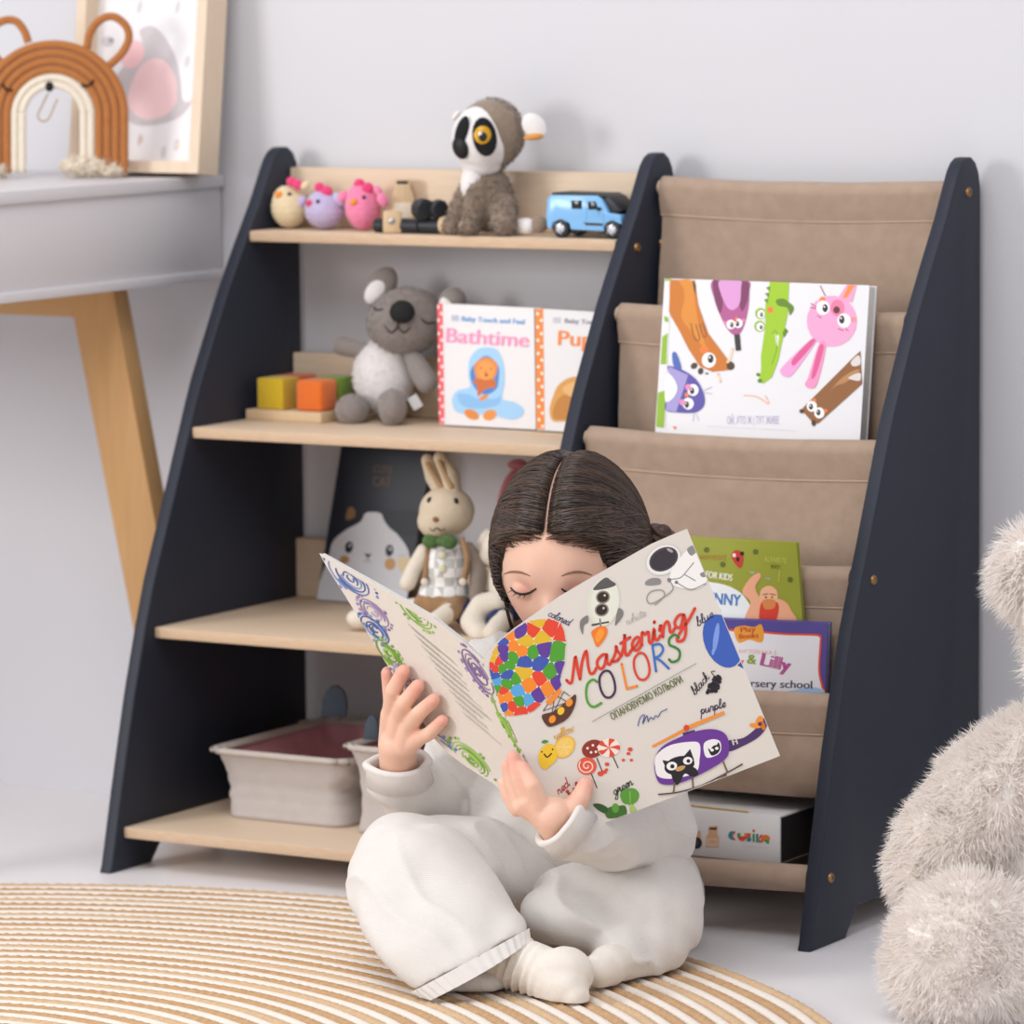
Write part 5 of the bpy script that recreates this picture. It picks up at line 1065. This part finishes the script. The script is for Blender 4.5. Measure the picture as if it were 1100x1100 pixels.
EF = f0 * math.cos(pt) - ZUP * math.sin(pt); EU = ZUP * math.cos(pt) + f0 * math.sin(pt)
def hp(x, f, u): return HC + EX * x + EF * f + EU * u
def head_r(d):
    x, f, u = d
    a_, c_ = .0735, (.100 if u > 0 else .108); b_ = .088 if f > 0 else .096
    sx = a_ * (1 - .26 * max(0, -u - .05) ** 1.2); sf = b_ * (1 - (.30 if f < 0 else .06) * max(0, -u) ** 1.3)
    p = Vector((x * sx, f * sf, u * c_)); ax_ = abs(x); g = lambda cx_, cf_, cu_, s: math.exp(-((ax_ - cx_) ** 2 + (f - cf_) ** 2 + (u - cu_) ** 2) / (s * s))
    if f > 0: p.y += .004 * g(.45, .78, -.40, .32) + .0165 * g(0, .98, -.22, .105) + .008 * g(0, 1, -.08, .10) - .0065 * g(.37, .92, .0, .15) + .003 * g(.3, .92, .20, .2) + .005 * g(0, .86, -.50, .14) - .003 * g(0, .9, -.40, .07) + .007 * g(0, .6, -.80, .22)
    return p
def head_mesh(scale_off=0.0, su=96, sv=64):
    V = []; F = []
    for j in range(sv + 1):
        t_ = math.pi * (j + (.001 if j == 0 else -.001 if j == sv else 0)) / sv
        for i in range(su):
            p_ = 2 * math.pi * i / su; d = (math.sin(t_) * math.cos(p_), math.sin(t_) * math.sin(p_), math.cos(t_)); V.append(head_r(d) * 1.0)
    for j in range(sv):
        for i in range(su): A_ = j * su + i; B_ = j * su + (i + 1) % su; F.append((A_, A_ + su, B_ + su, B_))
    F.append(tuple(range(su))[::-1]); F.append(tuple(sv * su + i for i in range(su)))
    return [hp(*v) for v in V], F
prims = [head_mesh()]
for s in (-1, 1): prims.append(ell(hp(.0268 * s, .0725, .0005), (.0155, .0110, .0118), Matrix((EX, EF, EU)).transposed(), 24, 16))
for s in (-1, 1): prims.append(ell(hp(.0725 * s, -.004, -.018), (.006, .011, .017), Matrix((EX, EF, EU)).transposed(), 16, 12))
neck0 = hp(0, -.025, -.06); prims.append(cone(neck0, .036, C(606, 735, .03), .038)); 
prims += [ell(C(608, 800, .025), (.078, .05, .10), CF), ell(C(608, 890, .01), (.082, .058, .085), CF), cone(C(545, 728, .03), .035, C(680, 728, .03), .035)]
# limbs inside the clothes
elL = C(484, 868, .045); wrL = hB(436, 830, .010); elR = C(704, 894, -.050); wrR = hF(603, 894, .000)
prims += [chain([C(545, 730, .03), elL, wrL], [.030, .024, .0170]), chain([C(668, 730, .03), elR, wrR], [.030, .022, .0165])]
prims += [chain([C(590, 950, .01), C(445, 940, -.085), C(540, 1028, -.200)], [.045, .028, .018]), chain([C(645, 955, .01), C(690, 978, -.075), C(665, 1030, -.165)], [.045, .028, .016])]
# the hand on the back cover
def fingers(mp, L): return [chain([mp(*p[:3]) for p in F_], [p[3] for p in F_], 14) for F_ in L]
prims += [cone(wrL, .0190, hB(438, 795, .014), .0195), cone(hB(428, 796, .012), .012, hB(430, 762, .013), .0105), cone(hB(438, 795, .014), .014, hB(440, 767, .014), .0105), cone(hB(446, 795, .014), .013, hB(450, 776, .013), .0100), cone(hB(442, 800, .013), .013, hB(456, 790, .012), .0095)]
prims += fingers(hB, [[(430.5, 760, .013, .0092), (436, 735, .016, .0086), (440.5, 718, .009, .0074)], [(440, 766, .014, .0092), (449, 748, .018, .0085), (456, 733.5, .009, .0073)], [(450, 776, .013, .0088), (464, 759, .017, .0080), (473, 748.5, .009, .0070)], [(456.5, 790, .012, .0080), (473, 782, .015, .0074), (481.5, 771, .008, .0064)], [(421, 785, .004, .0105), (419, 755, -.003, .0095), (414, 725, -.004, .0078)]])
# the hand under the spine
prims += [cone(wrR, .0195, hF(594, 876, .010), .0200), cone(hF(594, 876, .010), .0190, hF(577, 864, .012), .0115), cone(hF(590, 880, .008), .0170, hF(566, 862, .009), .0110), cone(hF(598, 878, .008), .0165, hF(614, 869, .010), .0115), cone(hF(588, 878, .004), .014, hF(560, 866, .004), .0095)]
prims += fingers(hF, [[(579, 863, .016, .0098), (570, 842, .021, .0086), (560.5, 824, .013, .0070)], [(566, 860, .009, .0092), (556.5, 836, .009, .0084), (551.0, 813, .006, .0070)], [(559, 864, .001, .0088), (550.5, 842, -.001, .0080), (545.5, 823, -.002, .0068)], [(556, 870, -.008, .0080), (547, 855, -.010, .0072), (542.5, 842, -.011, .0062)], [(613, 870, .011, .0125), (622, 856, .014, .0104), (628.5, 842.5, .008, .0082)]])
skin = blob(merge(*prims), .0017, 2); skin = ([Vector((v.x, v.y, max(v.z, .0150))) for v in skin[0]], skin[1])
body = add('body', skin, M_SKIN, kid, ang=None)
tips = [(hB(440.5, 716, .010), .012), (hB(456, 731, .010), .012), (hB(473, 746, .010), .012), (hB(482, 770, .009), .011), (hB(414, 722, 0), .014), (hF(559, 822, .01), .014), (hF(551, 812, .008), .014), (hF(547, 820, .004), .012), (hF(629, 841, .009), .014), (hp(.045, .07, -.030), .02), (hp(-.045, .07, -.030), .02), (hp(-.0268, .084, .006), .011), (hp(.0268, .084, .006), .011), (hp(0, .088, -.05), .012)]
V = np.array([tuple(v) for v in skin[0]]); fl = np.zeros(len(V))
for c_, s_ in tips: fl = np.maximum(fl, np.exp(-((V - np.array(c_)) ** 2).sum(1) / (s_ * s_)) * (.55 if s_ != .02 else .35))
at_ = body.data.attributes.new('flush', 'FLOAT', 'POINT')
if len(at_.data) == len(fl): at_.data.foreach_set('value', fl)
tr = caster(skin)
M_LASH = mat('lash', '#2a1c17', .6); M_BROW = mat('brow', '#a37a61', .9, '#7d5a45', 300)
add('eyelash', line_on(tr, [(549, 631), (554, 636), (561, 638), (569, 636.5), (576, 632)], .0014, .0006), M_LASH, kid)
add('eyelash', line_on(tr, [(603, 632), (608, 635.5), (616, 637), (624, 634), (629, 630)], .0014, .0006), M_LASH, kid)
for i, (x, y) in enumerate([(550, 634), (554, 637.5), (559, 639), (564, 639)]): add('eyelash', tube([snap(tr, x, y, .0005)[0], snap(tr, x - 1 + i * .2, y + 1, .002)[0], snap(tr, x - 2.5 + i * .5, y + 1.5, .004)[0]], [.0005, .0003, .0001], 5), M_LASH, kid)
add('eyebrow', line_on(tr, [(541, 617), (548, 614.5), (556, 614.5), (563, 616), (570, 619)], .0019, -.0008), M_BROW, kid)
add('eyebrow', line_on(tr, [(603, 619), (610, 616), (618, 614.5), (627, 615), (636, 618)], .0019, -.0008), M_BROW, kid)
# fingernails
for px, py, mpf in ((440.5, 716.5, 1), (456, 732, 1), (473, 747, 1)):
    p, n = snap(tr, px, py + 3); add('fingernail', patch(tr, px, py + 3, .0038, .0046, .0010), mat('nail', '#eeb0a4', .3), kid)

# hair
M_HAIR = mat('hair', '#33241c', .36, '#231711', 90, spec=.5, stretch=(1, 1, 1)); M_HAIR2 = mat('hair_light', '#5a4334', .36, '#3d2b21', 90, spec=.5)
def hairline(x):  # lowest hair height on the front for a direction with side x
    ax_ = abs(x)
    return .61 - .50 * ax_ ** 2 if ax_ < .66 else .392 - (ax_ - .66) * 2.6 - max(0, ax_ - .82) * 6
def hmask(d):
    x, f, u = d
    if f < -.05: return 1.0 if u > -.62 else 0.0
    v = u - hairline(x) * (1 if f > .2 else 1 - (.2 - f) * 2.5) + (0 if f > .2 else -(.2 - f) * 1.2 * -1)
    return max(0, min(1, v / .10 + .0))
def hsurf(d, off): d = Vector(d).normalized(); p = head_r(d); q = hp(*p); n = (hp(d.x / .0735, d.y / .09, d.z / .104) - HC).normalized(); return q + n * off
su, sv = 96, 72; V = []; F = []; mk = []
for j in range(sv + 1):
    t_ = math.pi * .80 * (j + .02) / sv
    for i in range(su):
        p_ = 2 * math.pi * i / su; d = (math.sin(t_) * math.cos(p_), math.sin(t_) * math.sin(p_), math.cos(t_)); m_ = hmask(d); mk.append(m_)
        part = math.exp(-(d[0] / .035) ** 2) if d[1] > -.2 else 0
        V.append(hsurf(d, -.0015 + .0062 * min(1, m_) * (1 - 1.2 * part)))
for j in range(sv):
    for i in range(su):
        A_ = j * su + i; B_ = j * su + (i + 1) % su; q = (A_, A_ + su, B_ + su, B_)
        if max(mk[k_] for k_ in q) > 0: F.append(q)
F.append(tuple(range(su)))
hair = add('hair', (V, F), M_HAIR, kid, ang=None)
random.seed(21); SV = []; SF = []; SV2 = []; SF2 = []
GR = Vector((.86, -.42, -.12)); GL = Vector((-.84, -.48, -.20))
def strand(s, g, bulge, off, r, which, side):
    P_ = []
    for k_ in range(15):
        t_ = k_ / 14; d = s * (1 - t_) + g * t_ + Vector((side, 0, .15)) * bulge * math.sin(math.pi * t_); d.normalize(); o_ = off * min(1, .45 + t_ * 6) * (1 if t_ < .9 else 1.0)
        P_.append(hsurf(d, o_))
    v, f = tube(P_, [r * (.5 + .5 * min(1, 6 * (k_ / 14) * (1.02 - k_ / 14) + .1)) for k_ in range(15)], 4)
    T_ = (SV, SF) if which else (SV2, SF2); k0 = len(T_[0]); T_[0].extend(v); T_[1].extend([tuple(i + k0 for i in q) for q in f])
for side in (1, -1):
    g0 = GR if side > 0 else GL
    for n_ in range(860):
        if n_ < 480:   # from the parting over to the side
            w_ = random.uniform(0, 1); th = R(58 - 4 + (-112) * w_); s = Vector((.022 * side, math.cos(R(55)) * 0 + math.cos(R(40 + 95 * w_)) , math.sin(R(40 + 95 * w_)))); bl = random.uniform(.18, .34)
        elif n_ > 760:  # temples
            x = random.uniform(.74, .94) * side; u_ = random.uniform(-.42, .32); f_ = math.sqrt(max(.004, 1 - x * x - u_ * u_)); s = Vector((x, f_, u_)); bl = random.uniform(0, .05)
        else:          # from the hairline
            x = random.uniform(.02, .80) ** 1.0 * side; u_ = hairline(x) + random.uniform(.03, .14); f_ = math.sqrt(max(.02, 1 - x * x - u_ * u_)); s = Vector((x, f_, u_)); bl = random.uniform(.02, .14)
        g = (g0 + Vector((random.gauss(0, .05), random.gauss(0, .08), random.gauss(0, .16)))).normalized()
        strand(s.normalized(), g, bl, .0072 + random.uniform(-.0006, .0016), random.uniform(.0007, .0012), random.random() < .6, side)
    for n_ in range(70):   # fine baby hair on the forehead
        x = random.uniform(.05, .72) * side; u_ = hairline(x) + random.uniform(-.05, .02); s = Vector((x, math.sqrt(max(.02, 1 - x * x - u_ * u_)), u_)).normalized()
        e_ = Vector((x + side * random.uniform(.04, .22), s.y, u_ + random.uniform(-.02, .10))).normalized()
        P_ = [hsurf(s.lerp(e_, k_ / 5).normalized(), .0012 + .004 * k_ / 5) for k_ in range(6)]; v, f = tube(P_, .00028, 3); k0 = len(SV2); SV2.extend(v); SF2.extend([tuple(i + k0 for i in q) for q in f])
BV, BF = [], []
for n_ in range(90):   # soft edge of the hairline
    x = random.uniform(-.88, .88); u_ = hairline(x) + random.uniform(-.03, .05); s = Vector((x, math.sqrt(max(.02, 1 - x * x - u_ * u_)), u_)).normalized(); g = GR if x > 0 else GL
    P_ = [hsurf(s.lerp(g, .30 * k_ / 6).normalized(), .0004 + .0062 * min(1, k_ / 3)) for k_ in range(7)]; v, f = tube(P_, [.0003] + [.0006] * 5 + [.0003], 3); k0 = len(BV); BV.extend(v); BF.extend([tuple(i + k0 for i in q) for q in f])
add('baby_hair', (BV, BF), mat('hair_brown', '#6b4d3a', .5, '#523a2b', 90), hair, ang=None, kind='stuff')
add('hair_strands', (SV, SF), M_HAIR, hair, ang=None, kind='stuff'); add('hair_strands', (SV2, SF2), M_HAIR2, hair, ang=None, kind='stuff')
for g, dx in ((GR, 1), (GL, -1)):
    cb = hsurf(g, .016); bl_ = blob(merge(ell(cb, (.020, .018, .021), CF), ell(cb - ZUP * .008 + SIDE * .006 * dx, (.016, .015, .017), CF)), .002, 3, lambda v, n: .0016 * math.sin((v.z * 900 + v.x * 500))); add('hair_bun', bl_, mat('hair_bun', '#4b3226', .45, '#33211a', 120), kid, ang=None)
# loose lock in front of the image-left ear
l0 = hsurf((-.93, .30, -.22), .003)
add('hair_lock', merge(*[tube(smooth_path([l0 + AWAY * .002 * i + ZUP * .02, l0 + AWAY * .002 * i, l0 - ZUP * .028 + SIDE * (.004 + .0006 * i) + AWAY * .001 * i, l0 - ZUP * .052 + SIDE * (.010 + .001 * i)], 5), [.0009] * 10 + [.0008, .0007, .0006, .0005, .0004, .0003], 4) for i in range(4)]), M_HAIR, kid)

# clothes
M_KNIT = weave('cream_knit_cloth', '#e4e0dc', '#ddd8d3', 1400, .28, .95); M_RIB = mat('cream_rib', '#e3deda', .95, '#dbd5d0', 120, .25, 900, sheen=.35)
def fold(v, n):
    w_ = v + Vector((nz(v, 9, .05), nz(v + Vector((5, 0, 0)), 9, .05), 0)); q = nz(Vector((w_.x, w_.y, w_.z * .45)), 26, 1.0); r_ = 1 - abs(nz(Vector((w_.z * 1.2 + w_.x, w_.y * .5, w_.x * .4)), 15, 1.0)) * 2.2
    return q * .0034 + nz(v, 14, .004) + max(0, r_) ** 3 * .0042 - .001
sw = blob(merge(ell(C(608, 800, .03), (.092, .066, .115), CF), ell(C(608, 885, .012), (.108, .078, .095), CF), cone(C(540, 728, .03), .047, C(674, 728, .03), .047), cone(neck0 - EU * .03, .040, C(606, 735, .03), .05),
                chain([C(534, 732, .03), elL, hB(436, 838, .008)], [.047, .045, .0300]), chain([C(676, 732, .03), elR, C(655, 896, -.14), hF(616, 894, -.004)], [.046, .039, .037, .0290])), .0034, 7, fold)
def cut(vf, tests):
    """drop the faces beyond planes so that sleeves and neck are open"""
    V, F = vf; bad = [any((v - p).dot(n) > 0 and (v - p).length < r for p, n, r in tests) for v in V]; return V, [f for f in F if not all(bad[i] for i in f)]
axL = (ZUP * .93 - AWAY * .22 - SIDE * .08).normalized(); axR = (SIDE * -.66 + ZUP * .74 - AWAY * .12).normalized()
cL = hB(436, 826, .010); cR = hF(608, 890, .004)
sw = cut(sw, [(cL - axL * .002, axL, .043), (cR - axR * .002, axR, .041), (neck0 - EU * .015, EU, .08)])
add('sweater', sw, M_KNIT, kid, ang=None)
def cuff(c, ax_, r, L_, th=.0042):
    q = ax_.to_track_quat('Z', 'Y').to_matrix(); prof = []
    for i in range(9): a_ = math.pi * i / 8; prof.append((r + th * math.cos(a_), L_ + th * math.sin(a_)))
    prof += [(r - th, -.010), (r + th * .9, -.012), (r + th * .2, L_ * .3)]
    n_ = 40; rings = []
    for j, (rr, z_) in enumerate(prof): rings.append([c + q @ Vector(((rr + .0012 * math.sin(i * .9)) * math.cos(6.2832 * i / n_), (rr * .93) * math.sin(6.2832 * i / n_), z_ + .002 * math.sin(2 * 6.2832 * i / n_))) for i in range(n_)])
    return loft(rings, False, True, True)
add('cuff', cuff(cL, axL, .0315, .010), M_RIB, kid, ang=None); add('cuff', cuff(cR, axR, .0300, .008), M_RIB, kid, ang=None)
# trousers: hips, thighs, and a wide open leg on the left of the photo
def shell(rings, th):
    """tube with a wall of its own, open at the far end"""
    inner = []
    for r in rings: c_ = sum(r, Vector()) / len(r); inner.append([c_ + (p - c_) * (1 - th / max(.02, (p - c_).length)) for p in r])
    return loft(rings + inner[::-1], False, True, True)
def oval(pa, da, pb, db, minor, up=None, n=36):
    A_ = C(*pa, da); B_ = C(*pb, db); c_ = (A_ + B_) / 2; m_ = (A_ - B_) / 2; v_ = m_.cross(ray(550, 950)).normalized().cross(m_.normalized()); v_ = v_.normalized() * minor
    return [c_ + m_ * math.cos(6.2832 * i / n) + v_ * math.sin(6.2832 * i / n) for i in range(n)]
RG = [oval((404, 892), -.088, (448, 878), -.078, .020), oval((375, 926), -.120, (484, 888), -.085, .046), oval((377, 972), -.162, (524, 928), -.115, .052), oval((398, 1018), -.212, (551, 964), -.160, .047), oval((428, 1051), -.245, (563, 987), -.185, .040), oval((447, 1066), -.258, (566, 1000), -.202, .035)]
floorz = lambda v: Vector((v.x, v.y, max(v.z, .0146)))
RG = [[floorz(p) for p in r] for r in RG]
rs = [smooth_path([r[i] for r in RG], 5) for i in range(36)]; RG2 = [[rs[i][j] for i in range(36)] for j in range(len(rs[0]))]
tro = merge(ell(C(615, 955, .02), (.112, .085, .075), CF), ell(C(712, 958, .035), (.044, .06, .055), CF), cone(C(580, 948, 0), .066, C(428, 920, -.095), .046), loft(RG2), ell(C(512, 1052, -.212), (.040, .030, .014), CF),
            cone(C(655, 950, 0), .062, C(704, 968, -.09), .050), ell(C(664, 982, -.105), (.090, .066, .054), CF @ Matrix.Rotation(R(8), 3, 'Y')), ell(C(622, 985, -.135), (.062, .050, .034), CF @ Matrix.Rotation(R(10), 3, 'Y')), ell(C(690, 1012, -.125), (.048, .052, .046), CF), ell(C(668, 1026, -.165), (.030, .036, .034), CF))
tro = ([floorz(v) for v in tro[0]], tro[1])
tb = blob(tro, .0034, 26, fold); tb = ([floorz(v) for v in tb[0]], tb[1])
add('trousers', tb, M_KNIT, kid, ang=None)
hem = []
ddir = [(RG2[-1][i] - RG2[-2][i]).normalized() * .008 for i in range(36)]; RG2.append([p + ddir[i] for i, p in enumerate(RG2[-1])]); RG2.append([p + ddir[i] for i, p in enumerate(RG2[-1])])
for j in (-4, -3, -2, -1):
    r_ = RG2[j]; c_ = sum(r_, Vector()) / 36; q_ = smooth_path(r_, 6, True); hem.append([floorz(c_ + (p - c_) * (1.010 + .022 * ((i // 3) % 2)) ) for i, p in enumerate(q_)])
hin = [[floorz(sum(r, Vector()) / len(r) + (p - sum(r, Vector()) / len(r)) * .93) for p in r] for r in hem]
add('hem_rib', loft(hem + hin[::-1], False, True, True), M_RIB, kid, ang=50)
# socks
M_SOCK = mat('sock', '#ece5dc', .95, '#e2d9ce', 150, .35, 800, sheen=.3)
sk = blob(merge(chain([C(500, 1020, -.185), C(556, 1034, -.222), C(585, 1046, -.245), C(608, 1062, -.268), C(617, 1072, -.278)], [.025, .027, .027, .023, .016]), ell(C(606, 1045, -.255), (.030, .026, .026), CF)), .0024, 4, lambda v, n: .0030 * math.sin((v - C(540, 1030, -.2)).dot((SIDE * .85 - AWAY * .4 - ZUP * .35)) * 620) * max(0, 1 - abs((v - C(552, 1032, -.22)).dot(SIDE)) / .026) + nz(v, 60, .001))
sk = ([floorz(v) for v in sk[0]], sk[1]); add('sock', sk, M_SOCK, kid, ang=None)
sk = blob(merge(chain([C(664, 1032, -.185), C(652, 1038, -.205), C(643, 1043, -.218)], [.020, .021, .018])), .0026, 4, lambda v, n: nz(v, 60, .001)); sk = ([floorz(v) for v in sk[0]], sk[1]); add('sock', sk, M_SOCK, kid, ang=None)
# ------------------------------------------------------------------ white teddy bear on the right
BR0 = on_z(1060, 1080, 0); BR0.z = 0
def B_(px, py, d): dd = ray(px, py); return CAM + dd * (((BR0 - CAM).dot(AWAY) + d) / dd.dot(AWAY))
teddy = thing('teddy_bear', 'big fluffy white teddy bear sitting on the floor at the right', 'plush toy', BR0)
M_TED = mat('teddy_fur', '#f8f4f0', .95, '#efe8e2', 90, .5, 300, sheen=.4); M_TED2 = soft_fur('teddy_fur_tips', '#fcf7f3')
fz = lambda vf: ([Vector((v[0], v[1], max(v[2], .0008))) for v in vf[0]], vf[1])
def part(nm, vf, n, L_, seed, dr=.35, lean=.35, clump=45):
    vf = fz(vf); o = add(nm, vf, M_TED, teddy, ang=None)
    if n: add('fur', fz(fur(vf, n, L_, .0009, seed, lean, dr, clump=clump)), M_TED2, o, kind='stuff', ang=None)
    return o
part('body', blob(merge(ell(B_(1144, 914, .07), (.125, .10, .15), CF), ell(B_(1147, 1024, .04), (.13, .11, .11), CF)), .006, 4), 9000, .009, 1, .3, .5)
part('arm', blob(merge(chain([B_(1117, 814, .04), B_(1067, 864, .03), B_(1022, 919, .025), B_(1012, 939, .02)], [.050, .060, .055, .050])), .005, 4, lambda v, n: nz(v, 30, .004)), 20000, .018, 2)
part('leg', blob(merge(ell(B_(1040, 1032, -.06), (.075, .055, .082), CF), chain([B_(1052, 1034, -.03), B_(1117, 1024, .05)], [.070, .080])), .005, 4, lambda v, n: nz(v, 30, .004)), 22000, .018, 3, .2)
part('head', blob(merge(ell(B_(1212, 654, .06), (.105, .095, .095), CF), ell(B_(1142, 714, .0), (.03, .03, .035), CF)), .006, 4), 6000, .022, 4)
part('ear', blob(merge(ell(B_(1112, 616, .03), (.036, .028, .040), CF)), .005, 3), 4000, .024, 5)
